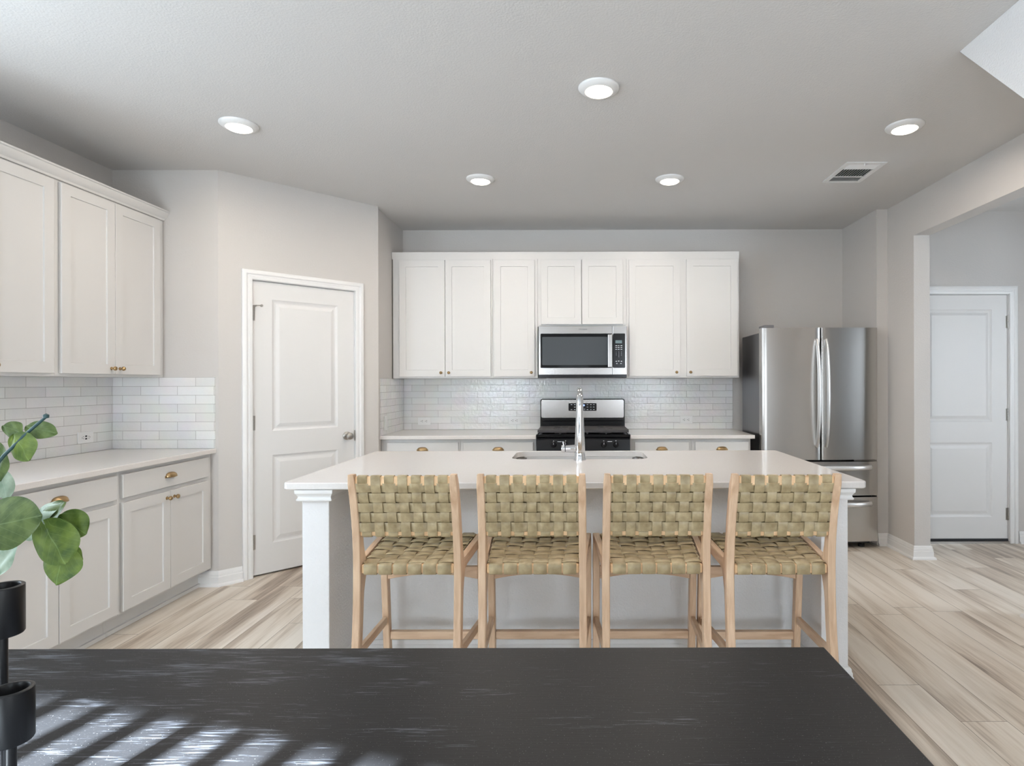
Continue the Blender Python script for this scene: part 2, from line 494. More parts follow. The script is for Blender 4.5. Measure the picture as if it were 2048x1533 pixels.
# angled wall, in a frame local to the wall: s along it, from A to B
AL = math.hypot(BX - AX, BY - AY); AANG = math.atan2(BY - AY, BX - AX)
D0, D1, DH = 0.205, 0.935, 2.045         # door opening
w = MB()
w.box(0, D0, 0, T, 0, CZ); w.box(D1, AL, 0, T, 0, CZ); w.box(D0, D1, 0, T, DH, CZ)
wa = struct('wall_angled', w, M['wall']); wa.location = (AX, AY, 0); wa.rotation_euler = (0, 0, AANG)
struct('wall_side', MB().prism([(BX, BY), (XS, BY + 0.02), (XS, YB), (XS - T, YB), (XS - T, BY + 0.02), (BX - 0.09, BY + 0.0)], 0, CZ), M['wall'])
struct('wall_back', MB().box(XS - T, XR1 + T, YB, YB + T, 0, CZ), M['wall'])
struct('wall_alcove', MB().box(XR1, XR, YJ, YB, 0, CZ), M['wall'])
w = MB(); w.box(XR, XR + T, YO1, YJ + 0.05, 0, CZ); w.box(XR, XR + T, YR, YO0, 0, CZ); w.box(XR, XR + T, YO0, YO1, 2.435, CZ)
struct('wall_right', w, M['wall'])
# hall
HD0, HD1, HDH = 2.745, 3.555, 2.055
w = MB(); w.box(XR + 0.0, HD0, YH, YH + T, 0, CZ); w.box(HD1, XH, YH, YH + T, 0, CZ); w.box(HD0, HD1, YH, YH + T, HDH, CZ)
struct('wall_hall', w, M['wall'])
struct('wall_hall_right', MB().box(XH, XH + T, YR, YH, 0, CZ), M['wall'])
# rear wall, open only in a high slot shaped to limit the sun
PX0_, PX1_, PZ = -2.05, -1.07, 2.22
w = MB(); w.box(XL, PX0_, YR - T, YR, 0, CZ); w.box(PX1_, XH, YR - T, YR, 0, CZ); w.box(PX0_, PX1_, YR - T, YR, PZ, CZ); w.box(PX0_, PX1_, YR - T, YR, 0, 1.84)
struct('wall_rear', w, M['wall'])
# stair underside on the right, sloping down towards the camera
struct('wall_stair_soffit', MB().prism([(2.515, CZ - 0.0005), (2.1, CZ - 0.0005), (-0.62, 0.12), (-0.62, 0.0), (-0.12, 0.0)], 1.633, XR - 0.001, 'x'), M['plaster'])

# windows out of view; two are added around the rear fill lights
def window(name, mb_frame, mb_pane, nblind):
    o = struct(name, mb_frame, M['trim'])
    obj('pane', mb_pane, M['pane'], o)
    return o
def rect_frame(a0, a1, b0, b1, t, mk):
    mb = MB()
    for q in ((a0, a1, b0, b0 + t), (a0, a1, b1 - t, b1), (a0, a0 + t, b0 + t, b1 - t), (a1 - t, a1, b0 + t, b1 - t), ((a0 + a1) / 2 - t / 2, (a0 + a1) / 2 + t / 2, b0 + t, b1 - t)):
        join(mb, mk(*q))
    return mb
window('window_1', rect_frame(WLy0, WLy1, WLz0, WLz1, 0.05, lambda a, b_, c, d: MB().box(XL + 0.001, XL + 0.03, a, b_, c, d)),
       MB().box(XL + 0.001, XL + 0.012, WLy0 + 0.05, WLy1 - 0.05, WLz0 + 0.05, WLz1 - 0.05), 0)
window('fill_window_2', rect_frame(1.0, 2.44, 0.06, 1.84 + 0.30, 0.05, lambda a, b_, c, d: MB().box(a, b_, YR + 0.001, YR + 0.03, c, d)),  # added unseen window, frames the rear-right fill light
       MB().box(1.05, 2.39, YR + 0.001, YR + 0.012, 0.11, 2.09), 0)
window('fill_window_4', rect_frame(PX0_ + 0.02, PX1_ - 0.02, 0.06, 1.83, 0.05, lambda a, b_, c, d: MB().box(a, b_, YR + 0.001, YR + 0.03, c, d)),  # added unseen glazing on solid wall, frames the rear-left fill light
       MB().box(PX0_ + 0.06, PX1_ - 0.06, YR + 0.001, YR + 0.012, 0.1, 1.79), 0)
window('window_5', rect_frame(-0.42, 0.28, 0.9, 1.9, 0.05, lambda a, b_, c, d: MB().box(a, b_, YR + 0.001, YR + 0.03, c, d)),
       MB().box(-0.37, 0.23, YR + 0.001, YR + 0.012, 0.95, 1.85), 0)
window('window_3', rect_frame(2.15, 3.35, 0.5, 2.2, 0.05, lambda a, b_, c, d: MB().box(XH - 0.03, XH - 0.001, a, b_, c, d)),
       MB().box(XH - 0.012, XH - 0.001, 2.2, 3.3, 0.55, 2.15), 0)

# baseboards (profile: offset from the wall, height)
BBP = [(0.0, 0.0), (0.030, 0.0), (0.029, 0.010), (0.022, 0.019), (0.016, 0.020), (0.016, 0.060), (0.013, 0.064), (0.013, 0.078), (0.010, 0.082), (0.009, 0.094), (0.005, 0.100), (0.0, 0.100)]
flat = lambda a, b_, h: (a, b_, h)
def baseboard(name, path, bump_=0.0008):
    return struct(name, sweep(path, BBP, flat), M['trim'], smooth=30)
ca, sa = cos(AANG), sin(AANG)
AP = lambda s_, o_=0: (AX + ca * s_ - sa * o_, AY + sa * s_ + ca * o_)
e_ = 0.0006
# the left normal of the path must point into the room
baseboard('baseboard_corner', [AP(D0 - 0.066, -e_), (AX + e_, AY - e_), (-2.528, YC - e_)])
baseboard('baseboard_angled', [(BX + 0.0, BY - 0.002), AP(D1 + 0.066, -e_)])
baseboard('baseboard_alcove', [(XR + T + e_, YO1 + 0.3), (XR + T + e_, YO1 - e_), (XR - e_, YO1 - e_), (XR - e_, YJ - e_), (XR1 + 0.004, YJ - e_)])
baseboard('baseboard_right', [(XR - e_, 2.6), (XR - e_, YO0 + e_), (XR + T + e_, YO0 + e_), (XR + T + e_, 2.6)])
baseboard('baseboard_hall', [(XH - e_, YH - e_), (HD1 + 0.075, YH - e_)])

# ------------------------------------------------------------------ doors
CASP = [(0.0, 0.0), (0.0, 0.010), (0.006, 0.014), (0.020, 0.014), (0.024, 0.010), (0.032, 0.011), (0.038, 0.018), (0.052, 0.020), (0.064, 0.014), (0.066, 0.0)]
def door(name, width, height, rz, loc, knob_x, hinge_x, bottom, label, sweep_dark=False, stop=False):
    """local: x along the wall from the left jamb, -y into the room"""
    root = bpy.data.objects.new(name, None); COL.objects.link(root); root.location = loc; root.rotation_euler = (0, 0, rz)
    root['kind'] = 'structure'; root['label'] = label
    yf = 0.012                                  # door face sits a little behind the wall face
    g = 0.004
    x0, x1, z0, z1 = g, width - g, bottom, height - 0.006
    px0, px1 = 0.132, width - 0.132
    rows = [(0.215, 0.83), (1.0, height - 0.125)]
    mb = MB()
    xs = [x0, px0, px1, x1]; zs = [z0, rows[0][0], rows[0][1], rows[1][0], rows[1][1], z1]
    for i in range(3):
        for j in range(5):
            if i == 1 and j in (1, 3): continue
            mb.face([(xs[i], yf, zs[j]), (xs[i + 1], yf, zs[j]), (xs[i + 1], yf, zs[j + 1]), (xs[i], yf, zs[j + 1])])
    for a, b_ in rows:
        rings = []
        for ins, dep in ((0, 0), (0.006, 0.004), (0.016, 0.008), (0.026, 0.008), (0.050, 0.001), (0.056, 0.001)):
            rings.append([(px0 + ins, yf + dep, a + ins), (px1 - ins, yf + dep, a + ins), (px1 - ins, yf + dep, b_ - ins), (px0 + ins, yf + dep, b_ - ins)])
        mb.loops(rings, cap=False); mb.face(rings[-1])
    yb = yf + 0.035
    mb.face([(x0, yb, z0), (x0, yb, z1), (x1, yb, z1), (x1, yb, z0)])
    for p, q in (((x0, z0), (x1, z0)), ((x1, z0), (x1, z1)), ((x1, z1), (x0, z1)), ((x0, z1), (x0, z0))):
        mb.face([(p[0], yf, p[1]), (q[0], yf, q[1]), (q[0], yb, q[1]), (p[0], yb, p[1])])
    obj('door_slab', mb, M['door'], root)
    mbf = MB()
    mbf.box(0.0005, g - 0.0005, 0.0, 0.10, 0, height); mbf.box(width - g + 0.0005, width - 0.0005, 0.0, 0.10, 0, height); mbf.box(0.0005, width - 0.0005, 0.0, 0.10, height - 0.003, height - 0.0005)
    obj('jamb', mbf, M['trim'], root)
    o = obj('casing', sweep([(0, 0.001), (0, height), (width, height), (width, 0.001)], CASP, lambda a, b_, h: (a, -h - 0.0005, b_)), M['trim'], root, smooth=35)
    obj('gap_shade_panel', MB().box(0.005, width - 0.005, yb + 0.01, yb + 0.03, 0.002, height - 0.004), M['dark'], root)['label'] = 'dark panel standing for the shade behind the door edge'  # shade in the gap is put in as a dark panel
    for hz in (0.24, 1.06, height - 0.23):
        hb = MB()
        sgn = 1 if hinge_x < width / 2 else -1
        for k in range(5):
            hb.lathe([(0.0001, 0), (0.0062, 0.0005), (0.0062, 0.0195), (0.0001, 0.02)], 12, (hinge_x, yf - 0.007, hz - 0.05 + k * 0.0205))
        hb.box(hinge_x + 0.002 * sgn, hinge_x + 0.016 * sgn, yf - 0.001, yf + 0.0005, hz - 0.05, hz + 0.05) if sgn > 0 else hb.box(hinge_x - 0.016, hinge_x - 0.002, yf - 0.001, yf + 0.0005, hz - 0.05, hz + 0.05)
        obj('hinge', hb, M['nickel'], root, smooth=40)
    if stop:
        sb = MB().tube([(hinge_x, yf - 0.012, height - 0.178), (hinge_x + 0.03, yf - 0.03, height - 0.176), (hinge_x + 0.045, yf - 0.042, height - 0.178)], 0.003, 8)
        sb.lathe([(0.0001, 0), (0.009, 0.001), (0.009, 0.008), (0.0001, 0.009)], 12, (hinge_x + 0.045, yf - 0.038, height - 0.178), '-y')
        sb.lathe([(0.0001, 0), (0.006, 0.001), (0.006, 0.018), (0.0001, 0.019)], 12, (hinge_x + 0.018, yf - 0.004, height - 0.178), '-y')
        obj('door_stop', sb, M['nickel'], root, smooth=40)
    if knob_x is not None:
        kb = MB().lathe([(0.0001, 0), (0.032, 0.001), (0.032, 0.006), (0.026, 0.010), (0.012, 0.013), (0.011, 0.030), (0.018, 0.036), (0.026, 0.044), (0.0275, 0.054), (0.024, 0.064), (0.014, 0.070), (0.0001, 0.071)], 28, (knob_x, yf - 0.0005, 0.93), '-y')
        obj('door_knob', kb, M['nickel'], root, smooth=35)
        obj('strike_plate', MB().box(width - 0.0045, width + 0.002, -0.0025, 0.011, 0.89, 0.97), M['nickel'], root)
    if sweep_dark:
        obj('threshold', MB().box(0.006, width - 0.006, -0.01, 0.05, 0.0, 0.018), M['nickel'], root)
        obj('door_sweep', MB().box(0.006, width - 0.006, yf - 0.006, yf + 0.03, 0.020, 0.036), M['dark'], root)
    return root
DW = D1 - D0
p = AP(D0)
door('door_1', DW, DH, AANG, (p[0], p[1], 0), DW - 0.062, 0.006, 0.012, 'white two-panel pantry door in the angled wall', stop=True)
door('door_2', HD1 - HD0, HDH, 0, (HD0, YH, 0), None, HD1 - HD0 - 0.006, 0.037, 'white two-panel door at the end of the side hall', sweep_dark=True)

# ------------------------------------------------------------------ backsplash tile
TZ0, TZ1 = 0.906, 1.373
tt_ = 0.008
mx_ = tile_mat('tile_back', 'x', -1.402 - 0.2405 * 10, TZ1 - 0.0585 * 8)
my_ = tile_mat('tile_left', 'y', 3.265 - 0.2405 * 20, TZ1 - 0.0585 * 8)
mc_ = tile_mat('tile_corner', 'x', -2.99 - 0.2405 * 10, TZ1 - 0.0585 * 8)
ms_ = tile_mat('tile_side', 'y', 5.05 - 0.2405 * 20, TZ1 - 0.0585 * 8)
struct('wall_backsplash_back', MB().box(XS + 0.009, 1.425, YB - tt_, YB - 0.0003, TZ0, TZ1), mx_, 'glossy white subway tile above the back counter')
struct('wall_backsplash_left', MB().box(XL + 0.0003, XL + tt_, 2.33, YC - 0.009, TZ0, TZ1), my_, 'white subway tile above the left counter')
struct('wall_backsplash_corner', MB().box(XL + 0.0003, -2.385, YC - tt_, YC - 0.0003, TZ0, TZ1), mc_, 'white subway tile on the short corner wall')
struct('wall_backsplash_side', MB().box(XS + 0.0003, XS + tt_, 4.79, YB - 0.0003, TZ0, TZ1), ms_, 'white subway tile on the side wall by the switch')

# ------------------------------------------------------------------ cabinets
def shaker(x0, x1, z0, z1, t=0.019, st=0.057, rec=0.007, y=0.0):
    mb = MB()
    def ring(ins, yy): return [(x0 + ins, yy, z0 + ins), (x1 - ins, yy, z0 + ins), (x1 - ins, yy, z1 - ins), (x0 + ins, yy, z1 - ins)]
    rings = [ring(0, y), ring(0, y - t + 0.0012), ring(0.0012, y - t), ring(st, y - t), ring(st + 0.0015, y - t + rec)]
    mb.loops(rings, cap=False); mb.face(rings[-1]); mb.face(list(reversed(rings[0])))
    return mb
def slab(x0, x1, z0, z1, t=0.019, y=0.0):
    mb = MB()
    def ring(ins, yy): return [(x0 + ins, yy, z0 + ins), (x1 - ins, yy, z0 + ins), (x1 - ins, yy, z1 - ins), (x0 + ins, yy, z1 - ins)]
    rings = [ring(0, y), ring(0, y - t + 0.0015), ring(0.0015, y - t)]
    mb.loops(rings, cap=False); mb.face(rings[-1]); mb.face(list(reversed(rings[0])))
    return mb
def knob(parent, x, z, y=-0.019):
    k = MB().lathe([(0.0001, -0.0005), (0.0095, 0.0), (0.0095, 0.0025), (0.006, 0.004), (0.0048, 0.007), (0.0048, 0.012), (0.009, 0.015), (0.0122, 0.020), (0.0125, 0.024), (0.0105, 0.029), (0.006, 0.032), (0.0001, 0.033)], 20, (x, y, z), '-y')
    return obj('knob', k, M['brass'], parent, smooth=40)
def cup_pull(parent, x, z, y=-0.019):
    a, b_, c = 0.040, 0.024, 0.026
    mb = MB(); nu, nv = 20, 8
    rings = []
    for v_ in range(nv + 1):
        ph = pi / 2 * v_ / nv
        rr = []
        for u_ in range(nu + 1):
            th = pi * u_ / nu
            ex_ = lambda q, p_: math.copysign(abs(q) ** p_, q)
            rr.append((x + a * ex_(cos(th), 0.8), y - 0.001 - b_ * abs(sin(th)) ** 0.7 * cos(ph) ** 0.9, z + c * (abs(sin(th)) ** 0.6) * sin(ph)))
        rings.append(rr)
    for v_ in range(nv):
        for u_ in range(nu):
            mb.face([rings[v_][u_], rings[v_][u_ + 1], rings[v_ + 1][u_ + 1], rings[v_ + 1][u_]])
    mb.box(x - a - 0.006, x - a + 0.006, y - 0.0035, y - 0.0002, z - 0.004, z + 0.008)
    mb.box(x + a - 0.006, x + a + 0.006, y - 0.0035, y - 0.0002, z - 0.004, z + 0.008)
    mb.tube([(x - a * 0.97, y - 0.008, z), (x - a * 0.75, y - 0.019, z), (x, y - 0.025, z), (x + a * 0.75, y - 0.019, z), (x + a * 0.97, y - 0.008, z)], 0.0022, 8)
    return obj('cup_pull', mb, M['brass'], parent, smooth=50, solid=0.0018, flip=False)
def cabinet(name, label, loc, rz, w_, d_, z0, z1, fronts, group, toe=False, cat='cabinet'):
    r_ = thing(name, label, cat, loc, rz, group)
    mb = MB()
    if toe:
        mb.box(0, w_, 0, d_, z0, z1)
        mb.box(0.0, w_, 0.075, d_, 0.001, z0)
        mb.box(0.0, w_, 0.060, 0.075, 0.001, 0.022)
    else:
        mb.box(0, w_, 0, d_, z0, z1)
    obj('carcass', mb, M['cabinet'], r_, bev=0.0012, seg=1)
    for f_ in fronts:
        kind, a, b_, c, d, pull = f_
        if kind == 'door':
            o = obj('door', shaker(a, b_, c, d, y=-0.0003), M['cabinet'], r_, smooth=20)
            if pull: knob(o, pull[0], pull[1], -0.0193)
        else:
            o = obj('drawer', slab(a, b_, c, d, y=-0.0003), M['cabinet'], r_, smooth=20)
            cup_pull(o, (a + b_) / 2, (c + d) / 2 - 0.004, -0.0193)
    return r_
G1, G2, G3, G4 = 'white wall cabinets on the back wall', 'white wall cabinets on the left wall', 'white base cabinets under the back counter', 'white base cabinets along the left wall'
UZ0, UZ1 = 1.373, 2.41
FY = 5.10
ZB, ZT, KZ = 1.388, 2.393, 1.421
def upper(label, x0, x1, doors, z0=UZ0, zb=ZB, kz=KZ):
    return cabinet('wall_cabinet', label, (x0, FY, 0), 0, x1 - x0 - 0.001, YB - FY - 0.001, z0, UZ1,
                   [('door', a - x0, b_ - x0, zb, ZT, (k_ - x0, kz) if k_ is not None else None) for a, b_, k_ in doors], G1)
upper('two-door white wall cabinet left of the microwave, in the corner by the pantry', -1.594, -0.730, [(-1.535, -1.142, -1.172), (-1.138, -0.747, -1.105)])
upper('narrow one-door white wall cabinet touching the left side of the microwave', -0.730, -0.342, [(-0.718, -0.368, -0.396)])
upper('short two-door white wall cabinet directly above the microwave', -0.342, 0.424, [(-0.312, 0.034, None), (0.040, 0.393, None)], 1.818, 1.836)
upper('two-door white wall cabinet right of the microwave, nearest the fridge', 0.424, 1.398, [(0.446, 0.885, 0.852), (0.942, 1.379, 0.972)])
CR = [(0.0, 0.0), (0.010, 0.0), (0.012, 0.012), (0.020, 0.018), (0.034, 0.036), (0.038, 0.050), (0.046, 0.053), (0.046, 0.061), (0.0, 0.061)]
o = struct('trim_1', sweep([(1.3985, YB - 0.001), (1.3985, FY - 0.0005), (-1.603, FY - 0.0005)], [(-a, b_ + 2.4035) for a, b_ in CR], flat), M['cabinet'], 'white crown moulding on top of the back wall cabinets', smooth=30)
o = struct('trim_2', sweep([(-2.7255, 2.30), (-2.7255, YC - 0.001)], [(-a, b_ + 2.4035) for a, b_ in CR], flat), M['cabinet'], 'white crown moulding on top of the left wall cabinets', smooth=30)
# left wall cabinets: face +X, local x = world y
LX = -2.726
def upper_left(label, y0, y1, doors):
    return cabinet('wall_cabinet', label, (LX, y0, 0), pi / 2, y1 - y0 - 0.001, LX - XL - 0.001, UZ0, UZ1,
                   [('door', a - y0, b_ - y0, ZB, ZT, (k_ - y0, KZ)) for a, b_, k_ in doors], G2)
upper_left('two-door white left-wall cabinet cut off by the left picture edge', 2.30, 3.075, [(2.335, 2.695, 2.664), (2.699, 3.055, 2.730)])
upper_left('two-door white left-wall cabinet in the corner, far end of its run', 3.075, YC - 0.001, [(3.098, 3.457, 3.427), (3.460, 3.832, 3.490)])
BXF = -2.415
def base_left(label, y0, y1, fr):
    return cabinet('base_cabinet', label, (BXF, y0, 0), pi / 2, y1 - y0 - 0.001, BXF - XL - 0.002, 0.115, 0.874,
                   [(k_, a - y0, b_ - y0, c, d, (q - y0, 0.664) if q else None) for k_, a, b_, c, d, q in fr], G4, True)
base_left('white base cabinet behind the green leaves, cut off at the left', 2.335, 3.093, [('drawer', 2.372, 3.075, 0.728, 0.853, None), ('door', 2.372, 2.722, 0.130, 0.703, 2.692), ('door', 2.726, 3.075, 0.130, 0.703, 2.757)])
base_left('white base cabinet with drawer and two doors, at the pantry end', 3.093, YC - 0.001, [('drawer', 3.110, 3.832, 0.728, 0.853, None), ('door', 3.110, 3.470, 0.130, 0.703, 3.440), ('door', 3.473, 3.832, 0.130, 0.703, 3.503)])
BY0 = 4.82
def base_back(label, x0, x1, a, b_):
    m_ = (a + b_) / 2
    return cabinet('base_cabinet', label, (x0, BY0, 0), 0, x1 - x0 - 0.001, YB - BY0 - 0.002, 0.115, 0.874,
                   [('drawer', a - x0, b_ - x0, 0.728, 0.848, None), ('door', a - x0, m_ - 0.002 - x0, 0.13, 0.703, (m_ - 0.03 - x0, 0.664)), ('door', m_ + 0.002 - x0, b_ - x0, 0.13, 0.703, (m_ + 0.03 - x0, 0.664))], G3, True)
base_back('white drawer base cabinet at the left end of the back counter', -1.603, -0.955, -1.555, -0.972)
base_back('white drawer base cabinet just left of the gas range', -0.955, -0.338, -0.932, -0.362)
base_back('white drawer base cabinet just right of the gas range', 0.428, 0.930, 0.465, 0.905)
base_back('white drawer base cabinet beside the fridge', 0.930, 1.412, 0.957, 1.392)

# ------------------------------------------------------------------ countertops
def top(name, label, poly, z0, z1, mat=M['quartz'], bev=0.004):
    o = obj(name, MB().prism(poly, z0, z1), mat, bev=bev, seg=3)
    return tag(o, label, 'countertop')
CT0, CT1 = 0.875, 0.905
top('countertop', 'white quartz countertop along the left wall', [(XL + 0.001, 2.33), (-2.377, 2.33), (-2.377, YC - 0.001), (XL + 0.001, YC - 0.001)], CT0, CT1)
top('countertop', 'white quartz back countertop left of the range', [(XS + 0.001, 4.775), (-0.336, 4.775), (-0.336, YB - 0.001), (XS + 0.001, YB - 0.001)], CT0, CT1)
top('countertop', 'short white quartz countertop between range and fridge', [(0.426, 4.775), (1.436, 4.775), (1.436, YB - 0.001), (0.426, YB - 0.001)], CT0, CT1)

# ------------------------------------------------------------------ island
IX, IY0, IY1, IHW = -0.012, 2.525, 3.70, 1.256
SX, SY0, SY1, SHW = 0.012, 3.29, 3.655, 0.385
def rrect(x0, x1, y0, y1, r_, n=6):
    pts = []
    for cx_, cy_, a0 in ((x1 - r_, y0 + r_, -pi / 2), (x1 - r_, y1 - r_, 0), (x0 + r_, y1 - r_, pi / 2), (x0 + r_, y0 + r_, pi)):
        for k in range(n + 1):
            a = a0 + pi / 2 * k / n
            pts.append((cx_ + r_ * cos(a), cy_ + r_ * sin(a)))
    return pts
outer = rrect(IX - IHW, IX + IHW, IY0, IY1, 0.03)
inner = rrect(SX - SHW, SX + SHW, SY0, SY1, 0.07)
n_ = len(outer); mb = MB()
bev_ = 0.004
def ringz(pts, ins, z, c):
    out = []
    for (x, y) in pts:
        out.append((x, y, z))
    return out
ins_o = rrect(IX - IHW + bev_, IX + IHW - bev_, IY0 + bev_, IY1 - bev_, 0.03 - bev_)
seq = [[(x, y, CT0) for x, y in inner], [(x, y, CT0) for x, y in ins_o], [(x, y, CT0 + bev_) for x, y in outer], [(x, y, CT1 - bev_) for x, y in outer], [(x, y, CT1) for x, y in ins_o], [(x, y, CT1) for x, y in inner]]
mb.loops(seq, close=True)
isl_top = tag(obj('countertop', mb, M['quartz'], smooth=30), 'white quartz island countertop with a sink cut-out', 'countertop')

isl = thing('kitchen_island', 'white textured island base with square end posts behind the stools', 'island', (IX, IY0, 0))
C0, C1 = -1.178, -1.062            # post in island coordinates (relative to IX)
KY = 2.83 - IY0
YP = 0.022
mb = MB()
obj('knee_wall', MB().box(C1 + 0.001, -C1 - 0.001, KY, KY + 0.11, 0.001, CT0 - 0.001), M['plaster'], isl)
obj('end_wall', MB().box(C0, C1, YP, IY1 - IY0 - 0.04, 0.001, CT0 - 0.001), M['plaster'], isl, bev=0.003)
obj('end_wall', MB().box(-C1, -C0, YP, IY1 - IY0 - 0.04, 0.001, CT0 - 0.001), M['plaster'], isl, bev=0.003)
obj('sink_cabinet', MB().box(C1 + 0.001, SX - SHW - 0.03 - IX, KY + 0.111, IY1 - IY0 - 0.03, 0.1, CT0 - 0.001).box(SX + SHW + 0.03 - IX, -C1 - 0.001, KY + 0.111, IY1 - IY0 - 0.03, 0.1, CT0 - 0.001)
    .box(SX - SHW - 0.03 - IX, SX + SHW + 0.03 - IX, IY1 - IY0 - 0.05, IY1 - IY0 - 0.03, 0.1, CT0 - 0.001), M['cabinet'], isl)
CAP = [(0.0, 0.0), (0.016, 0.0), (0.018, 0.006), (0.013, 0.012), (0.012, 0.018), (0.017, 0.027), (0.022, 0.033), (0.023, 0.048), (0.0, 0.048)]
for sgn in (-1, 1):
    a, b_ = (C0, C1) if sgn < 0 else (-C1, -C0)
    path = [(a - e_, IY1 - IY0 - 0.05), (a - e_, YP - e_), (b_ + e_, YP - e_), (b_ + e_, (KY - 0.002) if sgn < 0 else IY1 - IY0 - 0.05)]
    if sgn > 0: path[0] = (a - e_, KY - 0.002)
    obj('capital_moulding', sweep(path, [(-q, h + 0.8255) for q, h in CAP], flat), M['trim'], isl, smooth=30)
    obj('baseboard', sweep(path, [(-q, h + 0.0015) for q, h in BBP], flat), M['trim'], isl, smooth=30)
obj('baseboard', sweep([(C1 + 0.032, KY - e_), (-C1 - 0.032, KY - e_)], [(-q, h + 0.0015) for q, h in BBP], flat), M['trim'], isl, smooth=30)

# sink and faucet
sk = thing('kitchen_sink', 'stainless undermount sink set into the island', 'sink', (SX, (SY0 + SY1) / 2, CT0))
hy = (SY1 - SY0) / 2
def rr3(g_, r_, z): return [(x, y, z) for x, y in rrect(-SHW - g_, SHW + g_, -hy - g_, hy + g_, r_)]
obj('basin', MB().loops([rr3(0.022, 0.09, -0.0008), rr3(0.004, 0.074, -0.0008), rr3(-0.003, 0.07, -0.006), rr3(-0.008, 0.066, -0.16), rr3(-0.03, 0.05, -0.19)], cap=False), M['steelh'], sk, smooth=40, flip=False)
mb = MB(); mb.face(rr3(-0.03, 0.05, -0.19)); obj('basin_floor', mb, M['steelh'], sk)
obj('drain', MB().lathe([(0.0001, 0), (0.045, 0.0), (0.045, 0.002), (0.03, 0.003), (0.0001, 0.001)], 20, (0, 0, -0.189)), M['chrome'], sk, smooth=40)
fc = thing('kitchen_faucet', 'tall chrome gooseneck faucet standing on the island behind the stools', 'faucet', (0.012, 3.238, CT1))
pts, rs = [], []
for z, r_ in ((0.0005, 0.0315), (0.012, 0.0315), (0.016, 0.029), (0.05, 0.0285), (0.09, 0.028), (0.15, 0.025), (0.21, 0.0225), (0.26, 0.0205), (0.30, 0.0195)):
    pts.append((0, 0, z)); rs.append(r_)
for k in range(1, 11):
    a = pi * k / 10 * 0.86
    pts.append((0, 0.085 - 0.085 * cos(a), 0.30 + 0.087 * sin(a))); rs.append(0.0195 - 0.0035 * k / 10)
obj('body', MB().tube(pts, rs, 24), M['chrome'], fc, smooth=40)
lp = Vector(pts[-1]); ld = (Vector(pts[-1]) - Vector(pts[-2])).normalized()
obj('spray_head', MB().tube([lp + ld * 0.001, lp + ld * 0.01, lp + ld * 0.06, lp + ld * 0.10], [0.0165, 0.018, 0.02, 0.0215], 24), M['chrome'], fc, smooth=40)
obj('base_ring', MB().lathe([(0.031, 0), (0.0335, 0.0003), (0.0335, 0.004), (0.031, 0.005)], 28, (0, 0, 0.0001)), M['chrome'], fc, smooth=40)
hd = MB().lathe([(0.0001, 0), (0.022, 0.0), (0.022, -0.012), (0.0195, -0.05), (0.0185, -0.056), (0.0001, -0.0562)], 24, (-0.022, 0, 0.064), 'x')
h_o = obj('handle', hd, M['chrome'], fc, smooth=40)
obj('seal_ring', MB().lathe([(0.0001, -0.0563), (0.0175, -0.0563), (0.0175, -0.0595), (0.0001, -0.0595)], 24, (-0.022, 0, 0.064), 'x'), M['dark'], h_o)
hd = MB().lathe([(0.0001, -0.0596), (0.0195, -0.0596), (0.0195, -0.076), (0.017, -0.079), (0.0001, -0.08)], 24, (-0.022, 0, 0.064), 'x')
hd.tube([(-0.088, 0, 0.08), (-0.092, -0.002, 0.105)], 0.0035, 8)
obj('lever', hd, M['chrome'], h_o, smooth=40)

# ------------------------------------------------------------------ range
RX = 0.045
rg = thing('gas_range', 'black and stainless gas range between the back cabinets', 'range', (RX, 4.74, 0))
hw = 0.3795
obj('body', MB().box(-hw + 0.002, hw - 0.002, 0.02, 0.66, 0.06, 0.895), M['black'], rg, bev=0.003)
obj('storage_drawer', MB().box(-hw + 0.006, hw - 0.006, 0.0, 0.019, 0.08, 0.24), M['black'], rg, bev=0.004)
od = obj('oven_door', MB().box(-hw + 0.006, hw - 0.006, -0.012, 0.019, 0.25, 0.765), M['black'], rg, bev=0.004)
obj('window', MB().box(-0.24, 0.24, -0.0135, -0.0121, 0.38, 0.62), M['glass'], od)
hb = MB().tube([(-0.31, -0.012, 0.735), (-0.31, -0.05, 0.735)], 0.009, 10); hb.tube([(0.31, -0.012, 0.735), (0.31, -0.05, 0.735)], 0.009, 10); hb.tube([(-0.34, -0.052, 0.735), (0.34, -0.052, 0.735)], 0.013, 14)
obj('handle', hb, M['steelh'], od, smooth=40)
obj('control_panel', MB().prism([(0.019, 0.775), (-0.008, 0.78), (0.006, 0.872), (0.02, 0.895), (0.04, 0.8948), (0.04, 0.775)], -hw + 0.003, hw - 0.003, 'x'), M['black'], rg, bev=0.003)
ct = MB().box(-hw, hw, 0.0, 0.60, 0.896, 0.909)
ct.box(-hw, -hw + 0.012, 0.0, 0.60, 0.909, 0.916); ct.box(hw - 0.012, hw, 0.0, 0.60, 0.909, 0.916); ct.box(-hw + 0.012, hw - 0.012, 0.0, 0.014, 0.909, 0.916)
obj('cooktop', ct, M['black'], rg, bev=0.003)
kt = MB()
for kx in (-0.238, -0.142, 0.165, 0.262):
    kb = MB().lathe([(0.0001, 0), (0.024, 0.0005), (0.0235, 0.008), (0.021, 0.010), (0.019, 0.024), (0.016, 0.027), (0.0001, 0.0275)], 22, (kx, 0.0, 0.834), '-y')
    kb.box(kx - 0.0045, kx + 0.0045, -0.036, -0.02, 0.814, 0.854)
    kk = obj('knob', kb, M['black'], rg, smooth=40)
    obj('pointer', MB().box(kx - 0.001, kx + 0.001, -0.0372, -0.0361, 0.838, 0.853), M['lettering'], kk)
    obj('dial_mark', MB().box(kx - 0.003, kx + 0.003, -0.0015, 0.0035, 0.862, 0.866), M['lettering'], rg)
